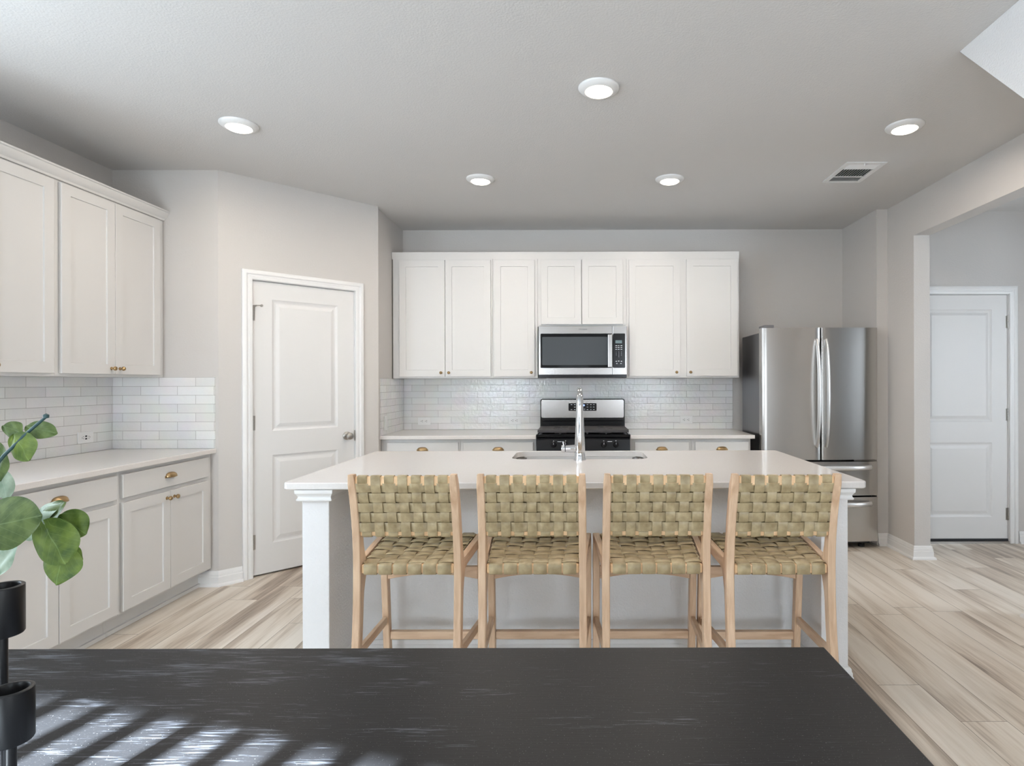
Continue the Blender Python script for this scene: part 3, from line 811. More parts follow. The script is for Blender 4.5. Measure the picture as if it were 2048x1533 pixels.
for a, b_ in ((-0.208, -0.172), (0.195, 0.232)):
    obj('dial_mark', MB().box(a, b_, -0.001, 0.0035, 0.857, 0.8605), M['lettering'], rg)
for gx0, gx1 in ((-0.372, -0.004), (0.004, 0.372)):
    gmb = MB(); mid = (gx0 + gx1) / 2
    z0, z1 = 0.934, 0.946
    y0, y1 = 0.085, 0.535
    cxs = [gx0, mid - 0.055, mid - 0.006, mid + 0.006, mid + 0.055, gx1]
    # flat cast grate: a solid plate pierced by slots over each burner
    gmb.box(gx0, mid - 0.06, y0, y1, z0, z1); gmb.box(mid + 0.06, gx1, y0, y1, z0, z1)
    for (a, b_) in ((y0, 0.16), (0.25, 0.37), (0.46, y1)): gmb.box(mid - 0.06, mid + 0.06, a, b_, z0, z1)
    for (a, b_) in ((0.16, 0.25), (0.37, 0.46)):
        gmb.box(mid - 0.008, mid + 0.008, a, b_, z0, z1)
        for k in range(3):
            yy = a + 0.012 + k * 0.029; gmb.box(mid - 0.06, mid - 0.008, yy, yy + 0.009, z0, z1); gmb.box(mid + 0.008, mid + 0.06, yy, yy + 0.009, z0, z1)
    for fx_ in (gx0 + 0.03, mid, gx1 - 0.03):
        for fy_ in (y0 + 0.012, y1 - 0.02): gmb.prism([(fx_ - 0.014, z0), (fx_ + 0.014, z0), (fx_ + 0.005, 0.910), (fx_ - 0.005, 0.910)], fy_ - 0.006, fy_ + 0.006, 'y')
    gmb.box(gx0, gx1, y0 - 0.012, y0, z0 - 0.008, z1 - 0.004); gmb.box(gx0, gx1, y1, y1 + 0.01, z0 - 0.006, z1 + 0.001)
    obj('grate', gmb, M['iron'], rg)
    for fy_ in (0.205, 0.415):
        obj('burner', MB().lathe([(0.0001, 0), (0.05, 0), (0.05, 0.006), (0.036, 0.007), (0.036, 0.017), (0.0001, 0.018)], 20, (mid, fy_, 0.9095)), M['iron'], rg, smooth=40)
bg = obj('backguard', MB().prism(rrect(-0.382, 0.382, 0.897, 1.187, 0.02), 0.6005, 0.66, 'y'), M['black'], rg, bev=0.003)
obj('vent_rail', MB().box(-0.36, 0.36, 0.575, 0.5995, 0.99, 1.006).box(-0.372, 0.372, 0.588, 0.5996, 0.9095, 0.988), M['black'], bg, bev=0.003)
obj('steel_face', MB().prism(rrect(-0.373, 0.373, 1.015, 1.179, 0.015), 0.5965, 0.6003, 'y'), M['steelh'], bg, bev=0.001)['label'] = 'stainless face'
dp = obj('clock_panel', MB().prism(rrect(-0.127, 0.127, 1.078, 1.147, 0.008), 0.5945, 0.5963, 'y'), M['black'], bg)
tm = MB()
for ix, x in enumerate((-0.10, -0.07, -0.04, 0.045, 0.075, 0.102)):
    for iz, z in enumerate((1.134, 1.112, 1.09)):
        if (ix, iz) in ((2, 1), (0, 1)): continue
        obj('button_mark', MB().box(x - 0.007, x + 0.007, 0.5938, 0.5944, z - 0.002, z + 0.002), M['lettering'], dp)
obj('clock_digits', text_mb('0', 0.022, lambda a, b_, c: (0.018 + a, 0.594 - c, 1.092 + b_)), M['lettering'], dp)
obj('blue_button', MB().lathe([(0.0001, 0), (0.008, 0), (0.008, 0.0008), (0.0001, 0.0009)], 16, (0.012, 0.5944, 1.128), '-y'), M['led'], dp)['label'] = 'lit blue button'

# ------------------------------------------------------------------ microwave
mw = thing('microwave', 'stainless over-the-range microwave below the short cabinet', 'microwave', (RX, 5.02, 1.375))
hw = 0.3765
obj('body', MB().box(-hw + 0.003, hw - 0.003, 0.022, 0.405, 0.004, 0.4415), M['blackmatte'], mw, bev=0.002)
obj('vent_strip', MB().box(-hw + 0.002, hw - 0.002, 0.004, 0.0215, 0.0, 0.024), M['black'], mw, bev=0.002)
mdx = 0.254
dr = obj('door', MB().box(-hw, mdx - 0.001, 0.0, 0.0215, 0.0245, 0.441), M['steelh'], mw, bev=0.003)
cp = obj('control_panel', MB().box(mdx + 0.001, hw, 0.0, 0.0215, 0.0245, 0.441), M['steelh'], mw, bev=0.003)
g_ = obj('window', MB().prism(rrect(-hw + 0.018, mdx - 0.004, 0.083, 0.376, 0.008), -0.0015, -0.0002, 'y'), M['glass'], dr)
mb = MB()
for (a, b_, c, d) in ((-0.354, 0.208, 0.100, 0.112), (-0.354, 0.208, 0.338, 0.346)): mb.box(a, b_, -0.0019, -0.0016, c, d)
obj('window_screen', MB().prism(rrect(-0.345, 0.212, 0.108, 0.348, 0.006), -0.0022, -0.0016, 'y'), simple('grey_screen_mesh', (0.07, 0.08, 0.09, 1), 0.1, 0, 0.3), g_)['label'] = 'grey mesh behind the glass'
obj('handle', MB().box(0.213, 0.25, -0.034, -0.026, 0.088, 0.366).box(0.217, 0.246, -0.026, -0.0016, 0.092, 0.115).box(0.217, 0.246, -0.026, -0.0016, 0.34, 0.362), M['steelh'], dr, bev=0.003)
kp = obj('keypad', MB().prism(rrect(mdx + 0.004, hw - 0.016, 0.083, 0.376, 0.006), -0.0015, -0.0002, 'y'), M['black'], cp)
obj('display', MB().box(0.278, 0.334, -0.0024, -0.0016, 0.292, 0.318), M['screen'], kp)
km = MB(); ky = MB()
for i, z in enumerate((0.272, 0.256, 0.240)):
    for x in (0.285, 0.306, 0.329): km.box(x - 0.007, x + 0.007, -0.0024, -0.0016, z - 0.0022, z + 0.0022)
for i, row_ in enumerate(('123', '456', '789', ' 0 ')):
    for j, ch in enumerate(row_):
        if ch != ' ': join(km, text_mb(ch, 0.009, lambda a, b_, c, x=0.285 + 0.022 * j, z=0.217 - 0.0135 * i: (x + a, -0.002 - c, z + b_)))
for x, z in ((0.285, 0.139), (0.306, 0.141), (0.329, 0.139), (0.29, 0.12), (0.325, 0.12)): km.box(x - 0.006, x + 0.006, -0.0024, -0.0016, z - 0.003, z + 0.003)
obj('key_marks', km, M['lettering'], kp)
obj('logo', text_mb('Whirlpool', 0.0165, lambda a, b_, c: (0.002 + a, -0.0007 - c, 0.412 + b_)), simple('grey_logo', (0.09, 0.09, 0.095, 1), 0.4), dr)

# ------------------------------------------------------------------ fridge
FX0, FX1, FYF = 1.474, 2.404, 4.70
fr = thing('refrigerator', 'stainless french-door refrigerator in the alcove right of the counter', 'refrigerator', ((FX0 + FX1) / 2, FYF, 0))
hw = (FX1 - FX0) / 2
obj('body', MB().box(-hw + 0.006, hw - 0.006, 0.105, 0.60, 0.045, 1.735), M['steeldark'], fr, bev=0.006)
def curved(x0, x1, z0, z1, bulge=0.022, th=0.09, n=14, r_=0.012):
    fy_ = lambda x: -bulge * (1 - (x / hw) ** 2) + bulge
    pts = [(x0, th)]
    pts += [(x0, fy_(x0) + r_), (x0 + r_ * 0.3, fy_(x0) + r_ * 0.3)]
    for k in range(n + 1):
        x = x0 + r_ + (x1 - x0 - 2 * r_) * k / n
        pts.append((x, fy_(x)))
    pts += [(x1 - r_ * 0.3, fy_(x1) + r_ * 0.3), (x1, fy_(x1) + r_), (x1, th)]
    return MB().prism(pts, z0, z1)
dl = obj('door', curved(-hw, -0.0035, 0.712, 1.767), M['steel'], fr, smooth=30)
drr = obj('door', curved(0.0035, hw, 0.712, 1.767), M['steel'], fr, smooth=30)
d1 = obj('freezer_drawer', curved(-hw, hw, 0.426, 0.696), M['steel'], fr, smooth=30)
d2 = obj('freezer_drawer', curved(-hw, hw, 0.058, 0.412), M['steel'], fr, smooth=30)
obj('gasket', MB().box(-hw + 0.02, hw - 0.02, 0.088, 0.104, 0.06, 1.74), M['dark'], fr)['label'] = 'dark seal behind the doors'
for par, sx_ in ((dl, -0.036), (drr, 0.036)):
    pts = []; 
    for k in range(17):
        q = k / 16; z = 0.825 + 0.84 * q
        pts.append((sx_, -0.010 - 0.052 * sin(pi * q) ** 0.6, z))
    obj('handle', MB().tube([(sx_, 0.003, 0.835)] + pts + [(sx_, 0.003, 1.655)], 0.02, 16, flat=(0.55, 1.15)), M['handle'], par, smooth=40)
for par, zz in ((d1, 0.652), (d2, 0.362)):
    pts = []
    for k in range(17):
        q = k / 16; x = -0.40 + 0.80 * q
        pts.append((x, 0.0 - 0.050 * min(1, sin(pi * q) * 2.2), zz))
    obj('handle', MB().tube(pts, 0.017, 14, flat=(0.6, 1.1)), M['handle'], par, smooth=40)
obj('hinge_cover', MB().box(-hw + 0.02, -hw + 0.10, 0.02, 0.16, 1.768, 1.79).box(-hw + 0.02, -hw + 0.10, 0.107, 0.16, 1.736, 1.768), M['steeldark'], fr, bev=0.004)
obj('hinge_cover', MB().box(hw - 0.10, hw - 0.02, 0.107, 0.16, 1.736, 1.765), M['steeldark'], fr, bev=0.004)
obj('hinge', MB().box(hw - 0.19, hw - 0.02, 0.03, 0.08, 0.698, 0.710), M['steelh'], fr)
obj('kick_plate', MB().box(-hw + 0.01, hw - 0.05, 0.06, 0.103, 0.034, 0.056), M['dark'], fr)
for fx_ in (-0.36, 0.36):
    obj('foot', MB().lathe([(0.0001, 0), (0.024, 0.0), (0.024, 0.02), (0.012, 0.024), (0.012, 0.04), (0.0001, 0.041)], 16, (fx_, 0.085, 0.0005)), M['dark'], fr, smooth=40)
lg = MB().lathe([(0.0001, 0), (0.011, 0.0), (0.011, 0.001), (0.0001, 0.001)], 24, (0.375, 0.0185, 1.700), '-y')
obj('logo', lg, M['lettering'], drr, smooth=40)
lg2 = MB().lathe([(0.0045, 0), (0.006, 0.0), (0.006, 0.0012), (0.0045, 0.0012)], 20, (0.375, 0.0172, 1.700), '-y'); lg2.box(0.3745, 0.3765, 0.0158, 0.0172, 1.698, 1.7065); lg2.box(0.377, 0.381, 0.0158, 0.0172, 1.6985, 1.7)
obj('logo_mark', lg2, simple('logo_grey', (0.25, 0.25, 0.25, 1), 0.4), drr)
obj('logo_letters', text_mb('LG', 0.026, lambda a, b_, c: (0.407 + a, 0.020 - c, 1.700 + b_), 0.003), M['lettering'], drr)

# ------------------------------------------------------------------ outlets and switch
def outlet(label, loc, rz, gfci=False, switch=False, group='white wall outlets on the tile'):
    r_ = thing('wall_switch' if switch else 'wall_outlet', label, 'switch' if switch else 'outlet', loc, rz, None if switch else group)
    w2, h2 = (0.036, 0.06) if switch else (0.0575, 0.0355)
    obj('cover_plate', MB().prism(rrect(-w2, w2, -h2, h2, 0.004), -0.006, -0.0004, 'y'), M['plastic'], r_, bev=0.0015)
    if switch:
        obj('rocker', MB().box(-0.016, 0.016, -0.009, -0.0061, -0.033, 0.033), M['plastic'], r_, bev=0.001)
        return r_
    if gfci:
        rc = obj('receptacle', MB().box(-0.034, 0.034, -0.0072, -0.0061, -0.0165, 0.0165), M['plastic'], r_, bev=0.0008)
        sl = MB()
        for s_ in (-1, 1):
            for zz in (-0.006, 0.006): sl.box(s_ * 0.0205 - 0.004, s_ * 0.0205 + 0.004, -0.0077, -0.0073, zz - 0.0012, zz + 0.0012)
            sl.box(s_ * 0.029 - 0.002, s_ * 0.029 + 0.002, -0.0077, -0.0073, -0.002, 0.002)
        for zz in (-0.008, 0.008): sl.box(-0.007, 0.007, -0.0077, -0.0073, zz - 0.0045, zz + 0.0045)
        obj('slots', sl, M['dark'], rc)
    else:
        for s_ in (-1, 1):
            rc = obj('receptacle', MB().prism(rrect(s_ * 0.0195 - 0.0165, s_ * 0.0195 + 0.0165, -0.0145, 0.0145, 0.007), -0.0072, -0.0061, 'y'), M['plastic'], r_)
            sl = MB()
            c = s_ * 0.0195
            for zz in (-0.0065, 0.0065): sl.box(c - 0.001, c + 0.007, -0.0077, -0.0073, zz - 0.0016, zz + 0.0016)
            sl.box(c - 0.011, c - 0.006, -0.0077, -0.0073, -0.0025, 0.0025)
            obj('slots', sl, M['dark'], rc)
    return r_
yt = YB - tt_
outlet('white duplex outlet on the back tile nearest the corner switch', (-1.408, yt, 0.983), 0)
outlet('white duplex outlet on the back tile just left of the range', (-0.578, yt, 0.986), 0)
outlet('white duplex outlet on the back tile between range and fridge', (0.998, yt, 0.99), 0)
outlet('white outlet with black buttons on the left wall tile', (XL + tt_, 3.655, 1.0), pi / 2, True)
outlet('white light switch on the tiled side wall by the pantry', (XS + tt_, 4.90, 1.0), pi / 2, switch=True)

# ------------------------------------------------------------------ ceiling lights and vent
def downlight(label, x, y):
    r_ = thing('recessed_light', label, 'ceiling light', (x, y, CZ), 0, 'round recessed lights in the kitchen ceiling')
    obj('trim_ring', MB().lathe([(0.098, -0.0005), (0.098, -0.005), (0.094, -0.010), (0.070, -0.022), (0.066, -0.022), (0.062, -0.018), (0.062, -0.0005)], 40), M['trim'], r_, smooth=40)
    obj('lens', MB().lathe([(0.0001, -0.027), (0.056, -0.027), (0.060, -0.024), (0.060, -0.012), (0.0001, -0.012)], 40), M['lamp'], r_, smooth=40)
    l = bpy.data.lights.new('recessed_light_glow', 'AREA'); l.shape = 'DISK'; l.size = 0.115; l.energy = 11; l.color = (1, 0.89, 0.775)
    lo = bpy.data.objects.new('bulb', l); COL.objects.link(lo); lo.parent = r_; lo.location = (0, 0, -0.034)
    return r_
downlight('round recessed light on the left, over the pantry side', -1.835, 3.205)
downlight('round recessed light, left one of the far pair before the range wall', -0.665, 4.065)
downlight('round recessed light, right one of the far pair before the range wall', 0.640, 4.075)
downlight('round recessed light on the right, in front of the ceiling vent', 1.803, 3.245)
downlight('largest round recessed light, nearest the camera over the island', 0.105, 2.815)
vx0, vx1, vy0, vy1 = 1.722, 1.985, 3.765, 4.145
vt = thing('air_vent', 'white louvred air vent in the ceiling', 'air vent', ((vx0 + vx1) / 2, (vy0 + vy1) / 2, CZ))
ax_, ay_ = (vx1 - vx0) / 2, (vy1 - vy0) / 2
mb = MB(); fw_ = 0.032
for q in ((-ax_, ax_, -ay_, -ay_ + fw_), (-ax_, ax_, ay_ - fw_, ay_), (-ax_, -ax_ + fw_, -ay_ + fw_, ay_ - fw_), (ax_ - fw_, ax_, -ay_ + fw_, ay_ - fw_)):
    mb.box(q[0], q[1], q[2], q[3], -0.008, -0.0005)
for yy in (-0.075, 0.075): mb.box(-ax_ + fw_, ax_ - fw_, yy - 0.006, yy + 0.006, -0.008, -0.001)
obj('frame', mb, M['trim'], vt, bev=0.002, seg=1)
obj('vent_shade_plate', MB().box(-ax_ + fw_, ax_ - fw_, -ay_ + fw_, ay_ - fw_, -0.001, -0.0004), M['dark'], vt)['label'] = 'dark plate standing for the shade inside the vent'  # shade above the louvres is put in as a thin dark plate
sl = MB()
for k in range(11):
    x = -ax_ + fw_ + 0.012 + k * 0.0175
    sl.prism([(x, -0.0085), (x + 0.0015, -0.0085), (x + 0.007, -0.0015), (x + 0.0055, -0.0015)], -0.068, 0.068, 'y')
for k in range(5):
    for s_ in (-1, 1):
        y = s_ * (0.086 + k * 0.015)
        sl.prism([(y, -0.0085), (y + 0.0015, -0.0085), (y + s_ * 0.009 + 0.0015, -0.0015), (y + s_ * 0.009, -0.0015)], -ax_ + fw_ + 0.002, ax_ - fw_ - 0.002, 'x')
obj('louvres', sl, M['trim'], vt)
obj('lever', MB().box(-0.012, -0.006, -ay_ + 0.012, -ay_ + 0.02, -0.026, -0.008), M['trim'], vt)

# ------------------------------------------------------------------ bar stools
def ribbon(pts, wvec, nvec, w_, t_=0.0022):
    """strap along pts; wvec(i) across, nvec(i) normal"""
    rings = []
    for i, p in enumerate(pts):
        p = Vector(p); a = Vector(wvec(i) if callable(wvec) else wvec) * (w_ / 2); n = Vector(nvec(i) if callable(nvec) else nvec) * (t_ / 2)
        rings.append([p - a - n * 0.3, p - a * 0.94 - n, p + a * 0.94 - n, p + a - n * 0.3, p + a * 0.94 + n, p - a * 0.94 + n])
    return MB().loops(rings)
def make_stool():
    r_ = thing('bar_stool', '', 'stool')
    lw = 0.029
    # rear leg centre line y(z)
    def yr_(z): return 0.022 - 0.085 * ((z - 0.60) / 0.42) ** 2 * (1.0 if z > 0.60 else 0.55)
    def dep(z): return 0.040 + 0.034 * math.exp(-((z - 0.615) / 0.06) ** 2)
    for s_ in (-1, 1):
        rings = []
        for k in range(29):
            z = 0.0005 + 0.9885 * k / 28
            y = yr_(z); d = dep(z)
            xo = s_ * 0.206 - s_ * 0.004 * max(0, (z - 0.6) / 0.4); xi = xo - s_ * lw
            yb_, yf_ = y - 0.02, y - 0.02 + d
            c_ = 0.003
            ring = [(xo - s_ * c_, yb_, z), (xo, yb_ + c_, z), (xo, yf_ - c_, z), (xo - s_ * c_, yf_, z), (xi + s_ * c_, yf_, z), (xi, yf_ - c_, z), (xi, yb_ + c_, z), (xi + s_ * c_, yb_, z)]
            if k == 28: ring = [(x * 1.0 + (s_ * 0.19 - x) * 0.25, yq + (y - yq) * 0.25, zq + 0.004) for x, yq, zq in ring]
            rings.append(ring)
        obj('rear_leg', MB().loops(rings), M['wood'], r_, smooth=40)
        rings = []
        for k in range(9):
            q = k / 8; z = 0.0005 + 0.655 * q
            y = 0.455 - 0.060 * q; d = 0.034 + 0.006 * q
            xo = s_ * 0.231; xi = xo - s_ * 0.030; c_ = 0.003
            rings.append([(xo - s_ * c_, y - d / 2, z), (xo, y - d / 2 + c_, z), (xo, y + d / 2 - c_, z), (xo - s_ * c_, y + d / 2, z), (xi + s_ * c_, y + d / 2, z), (xi, y + d / 2 - c_, z), (xi, y - d / 2 + c_, z), (xi + s_ * c_, y - d / 2, z)])
        obj('front_leg', MB().loops(rings), M['wood'], r_, smooth=40)
        # side rail from rear leg to front leg
        x0, x1 = s_ * 0.192, s_ * 0.216
        y0, y1 = 0.040, 0.386
        rings = []
        for q, (zt, zb) in ((0.0, (0.665, 0.580)), (0.08, (0.652, 0.600)), (0.2, (0.652, 0.612)), (0.6, (0.660, 0.620)), (1.0, (0.664, 0.622))):
            y = y0 + (y1 - y0) * q; x = x0 + (x1 - x0) * q
            rings.append([(x - 0.012, y, zb), (x + 0.012, y, zb), (x + 0.012, y, zt), (x - 0.012, y, zt)])
        obj('side_rail', MB().loops(rings), M['woody'], r_, bev=0.002)
        # lower side stretcher
        za, zb = 0.318, 0.284
        ya, yb2 = yr_(0.31) + 0.020, 0.407
        obj('side_stretcher', MB().loops([[(x0 - 0.009, ya, za - 0.033), (x0 + 0.009, ya, za - 0.033), (x0 + 0.009, ya, za), (x0 - 0.009, ya, za)],
                                        [(x1 - 0.009, yb2, zb - 0.033), (x1 + 0.009, yb2, zb - 0.033), (x1 + 0.009, yb2, zb), (x1 - 0.009, yb2, zb)]]), M['woody'], r_, bev=0.002)
    obj('footrest', MB().box(-0.200, 0.200, 0.425, 0.452, 0.174, 0.210), M['woodx'], r_, bev=0.003)
    pl = [(-0.2, 0.512), (0.2, 0.512)] + [(0.2 - 0.4 * k / 12, 0.456 + 0.022 * (1 - ((k - 6) / 6) ** 2)) for k in range(13)]
    obj('front_apron', MB().prism([(a, b_) for a, b_ in reversed(pl)], 0.396, 0.418, 'y'), M['woodx'], r_, bev=0.002)
    # seat
    st = obj('seat_rail', MB().box(-0.176, 0.176, 0.006, 0.030, 0.606, 0.641), M['woodpale'], r_, bev=0.006)
    obj('seat_rail', MB().box(-0.200, 0.200, 0.378, 0.398, 0.624, 0.660), M['woodpale'], r_, bev=0.006)
    sw = MB(); ny, nx = 7, 6
    ys, ye = 0.020, 0.386
    def hwid(y): return 0.171 + (0.197 - 0.171) * (y - 0.0) / 0.39
    def zs_(y, x=0): return 0.6425 + 0.020 * (y / 0.39) - 0.010 * sin(pi * max(0, min(1, (y - 0.02) / 0.366))) * cos(x / 0.19 * pi / 2)
    amp = 0.0032
    wv = lambda q: math.copysign(abs(sin(q)) ** 0.55, sin(q))
    for k in range(nx):                         # front-to-back straps, wrapped over the rails
        f0 = -1 + (2 * k + 1) / nx
        pts = []; nn = []
        for (y, z) in ((0.034, 0.603), (0.006 + 0.003, 0.603), (0.003, 0.606), (0.0025, 0.636), (0.006, 0.642)): pts.append((f0 * hwid(y) * 0.985, y, z))
        for j in range(ny * 8 + 1):
            y = ys + (ye - ys) * j / (ny * 8)
            x = f0 * hwid(y) * 0.985
            pts.append((x, y, zs_(y, x) + amp * wv(pi * (j / 8 + k)) * (1 if 0 < j < ny * 8 else 0)))
        for (y, z) in ((0.398, 0.662), (0.4015, 0.656), (0.4015, 0.626), (0.398, 0.6215), (0.376, 0.6215)): pts.append((f0 * hwid(y) * 0.985, y, z))
        def nrm(i, pts=pts):
            a = Vector(pts[max(0, i - 1)]); c = Vector(pts[min(len(pts) - 1, i + 1)]); d = (c - a).normalized()
            return Vector((1, 0, 0)).cross(d)
        join(sw, ribbon(pts, Vector((1, 0, 0)), nrm, 2 * hwid(0.0) / nx - 0.007, 0.0025))
    for j in range(ny):                         # cross straps
        y = ys + (ye - ys) * (j + 0.5) / ny
        pts = []
        for i in range(nx * 8 + 1):
            f0 = -1 + 2 * i / (nx * 8); x = f0 * hwid(y)
            pts.append((x, y, zs_(y, x) - amp * wv(pi * (i / 8)) * (1 if j % 2 == 0 else -1) ))
        join(sw, ribbon(pts, Vector((0, 1, 0)), Vector((0, 0, 1)), (ye - ys) / ny - 0.002, 0.0025))
    for j in range(ny):
        y = ys + (ye - ys) * (j + 0.5) / ny
        join(sw, ribbon([(-hwid(y), y, zs_(y, 0.19) - 0.024), (0, y, zs_(y, 0) - 0.014), (hwid(y), y, zs_(y, 0.19) - 0.024)], Vector((0, 1, 0)), Vector((0, 0, 1)), (ye - ys) / ny - 0.001, 0.0022))
    obj('woven_seat', sw, M['strap'], r_, smooth=50)
    # back
    for z0, z1 in ((0.951, 0.986), (0.752, 0.776)):
        zm = (z0 + z1) / 2; y = yr_(zm) - 0.004
        obj('back_rail', MB().box(-0.1765, 0.1765, y - 0.009, y + 0.009, z0, z1), M['woodpale'], r_, bev=0.005)
    bw = MB(); nr, nc = 5, 7
    zt, zb_ = 0.962, 0.768
    hwb = 0.1735
    yb0 = lambda z: yr_(z) - 0.0155
    def nb(z): return Vector((0, -1, (yr_(z + 0.01) - yr_(z - 0.01)) / 0.02)).normalized()
    amp = 0.0042
    for k in range(nc):
        x = -hwb + (2 * hwb) * (k + 0.5) / nc
        pts = []
        yt_, yq = yr_(0.9685), yr_(0.764)
        for (y, z) in ((yt_ + 0.0075, 0.952), (yt_ + 0.0075, 0.984), (yt_ + 0.003, 0.9885), (yt_ - 0.011, 0.9885), (yt_ - 0.0155, 0.984)): pts.append((x, y, z))
        for j in range(nr * 8 + 1):
            z = zt - (zt - zb_) * j / (nr * 8)
            off_ = amp * wv(pi * (j / 8)) * (1 if k % 2 == 1 else -1)
            if j in (0, nr * 8): off_ = 0
            pts.append((x, yb0(z) - off_, z))
        for (y, z) in ((yq - 0.0155, 0.754), (yq - 0.011, 0.7495), (yq + 0.003, 0.7495), (yq + 0.0075, 0.754), (yq + 0.0075, 0.776), ((yq + yt_) / 2 + 0.0075, 0.866), (yt_ + 0.0075, 0.951)): pts.append((x, y, z))
        def nrm2(i, pts=pts):
            a = Vector(pts[max(0, i - 1)]); c = Vector(pts[min(len(pts) - 1, i + 1)]); d = (c - a).normalized()
            return d.cross(Vector((1, 0, 0)))
        join(bw, ribbon(pts, Vector((1, 0, 0)), nrm2, 0.0362, 0.0022))
    for j in range(nr):
        z = zt - (zt - zb_) * (j + 0.5) / nr
        pts = []
        for i in range(nc * 8 + 1):
            x = -hwb - 0.002 + (2 * hwb + 0.004) * i / (nc * 8)
            off_ = amp * wv(pi * (i / 8)) * (1 if j % 2 == 0 else -1)
            if i in (0, nc * 8): off_ = 0
            pts.append((x, yb0(z) - off_, z))
        join(bw, ribbon(pts, Vector((0, (yr_(z + .01) - yr_(z - .01)) / .02, 1)).normalized(), nb(z), 0.0366, 0.0022))
    for j in range(nr + 1):
        z = zt - (zt - zb_) * j / nr
        if j in (0, nr): continue
        join(bw, ribbon([(-hwb - 0.002, yr_(z) + 0.0045, z), (hwb + 0.002, yr_(z) + 0.0045, z)], Vector((0, (yr_(z + .01) - yr_(z - .01)) / .02, 1)).normalized(), nb(z), 0.0366, 0.0022))
    obj('woven_back', bw, M['strap'], r_, smooth=50)
    return r_
stool0 = make_stool()
stool_spots = [(-0.648, 2.235, 0.0, 'woven olive counter stool leftmost in the row of four'),
               (-0.172, 2.235, 0.0, 'woven olive counter stool second from the left, with its seat left of the faucet'),
               (0.298, 2.235, 0.0, 'woven olive counter stool third from the left, with its seat just right of the faucet'),
               (0.768, 2.225, 0.0, 'woven olive counter stool rightmost in the row, nearest the fridge')]
for i, (x, y, a, lab) in enumerate(stool_spots):
    o = stool0 if i == 0 else copy_tree(stool0)
    o.location = (x, y, 0); o.rotation_euler = (0, 0, a)
    tag(o, lab, 'stool', 'woven counter stools along the island')

# ------------------------------------------------------------------ dining table and slat-back bench
TX0, TX1, TY0, TY1, TZ = -1.62, 0.530, 0.40, 1.272, 0.76
tb = thing('dining_table', 'black wooden dining table with worn streaks in the foreground', 'table', ((TX0 + TX1) / 2, (TY0 + TY1) / 2, 0))
a_, b2 = (TX1 - TX0) / 2, (TY1 - TY0) / 2
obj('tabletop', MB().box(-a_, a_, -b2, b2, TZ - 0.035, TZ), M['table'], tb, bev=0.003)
mb = MB()
for q in ((-a_ + 0.08, a_ - 0.08, -b2 + 0.05, -b2 + 0.07), (-a_ + 0.08, a_ - 0.08, b2 - 0.07, b2 - 0.05)): mb.box(q[0], q[1], q[2], q[3], TZ - 0.12, TZ - 0.0355)
obj('apron', mb, M['table'], tb)
for sx_ in (-1, 1):
    for sy_ in (-1, 1):
        cx_, cy_ = sx_ * (a_ - 0.07), sy_ * (b2 - 0.07)
        rings = [[(cx_ + dx * w_, cy_ + dy * w_, z) for dx, dy in ((-1, -1), (1, -1), (1, 1), (-1, 1))] for z, w_ in ((0.0005, 0.024), (TZ - 0.13, 0.036), (TZ - 0.0355, 0.036))]
        obj('leg', MB().loops(rings), M['table'], tb, bev=0.003)
# bench: its back rail runs along BD, perpendicular to the sun azimuth
BD = Vector((0.9628, -0.270, 0))
dsh = (1.05 - TZ) / math.tan(SUN_EL)
bp0 = Vector((-0.974 - 0.047, 1.0744 + 0.013, 0)) - SUN_AZ * dsh       # gap centre line, shifted half a pitch to a slat
bang = math.atan2(BD.y, BD.x)
bn = thing('bench', 'black slat-back bench on the near side of the black dining table', 'bench', (bp0.x, bp0.y, 0), bang)
PIT = 0.0995
xa, xb = -1.5 * PIT, 10.5 * PIT
obj('top_rail', MB().box(xa, xb, -0.014, 0.014, 1.05, 1.235), M['blackmatte'], bn, bev=0.004)
for k in range(-1, 11):
    obj('slat', MB().box(k * PIT - 0.0225, k * PIT + 0.0225, -0.006, 0.006, 0.4615, 1.0495), M['blackmatte'], bn)
obj('seat', MB().box(xa, xb, -0.40, 0.012, 0.42, 0.46), M['blackmatte'], bn, bev=0.004)
for x in (xa + 0.05, xb - 0.05):
    for y in (-0.36, -0.015): obj('leg', MB().box(x - 0.02, x + 0.02, y - 0.02, y + 0.02, 0.0005, 0.4195), M['blackmatte'], bn, bev=0.003)

# ------------------------------------------------------------------ candle holder
def at(px, py, D): return Vector(((px - 1155) / FPX * D, D, EYE - (py - 767) / FPX * D))
cups = [(at(3, 1170, 0.80), 0.0225), (at(19, 1376, 0.745), 0.0225)]
cb = Vector((-0.79, 0.775, TZ))
ch = thing('candle_holder', 'black metal candle holder with cups on thin rods, left on the table', 'candle holder', cb)
obj('base', MB().lathe([(0.0001, 0), (0.062, 0.0), (0.062, 0.008), (0.058, 0.012), (0.0001, 0.013)], 36, (0, 0, 0.0005)), M['blackmatte'], ch, smooth=40)
for tp, r_ in cups:
    q = tp - cb
    rd = obj('rod', MB().tube([(q.x, q.y, 0.0118), (q.x, q.y, q.z - 0.0665)], 0.0062, 14), M['blackmatte'], ch, smooth=40)
    obj('cup', MB().lathe([(0.0001, -0.066), (r_, -0.066), (r_ + 0.0012, -0.064), (r_ + 0.0012, -0.001), (r_, 0.0), (r_ - 0.0035, 0.0), (r_ - 0.0045, -0.002), (r_ - 0.0045, -0.035), (0.0001, -0.036)], 32, (q.x, q.y, q.z)), M['blackmatte'], rd, smooth=40)

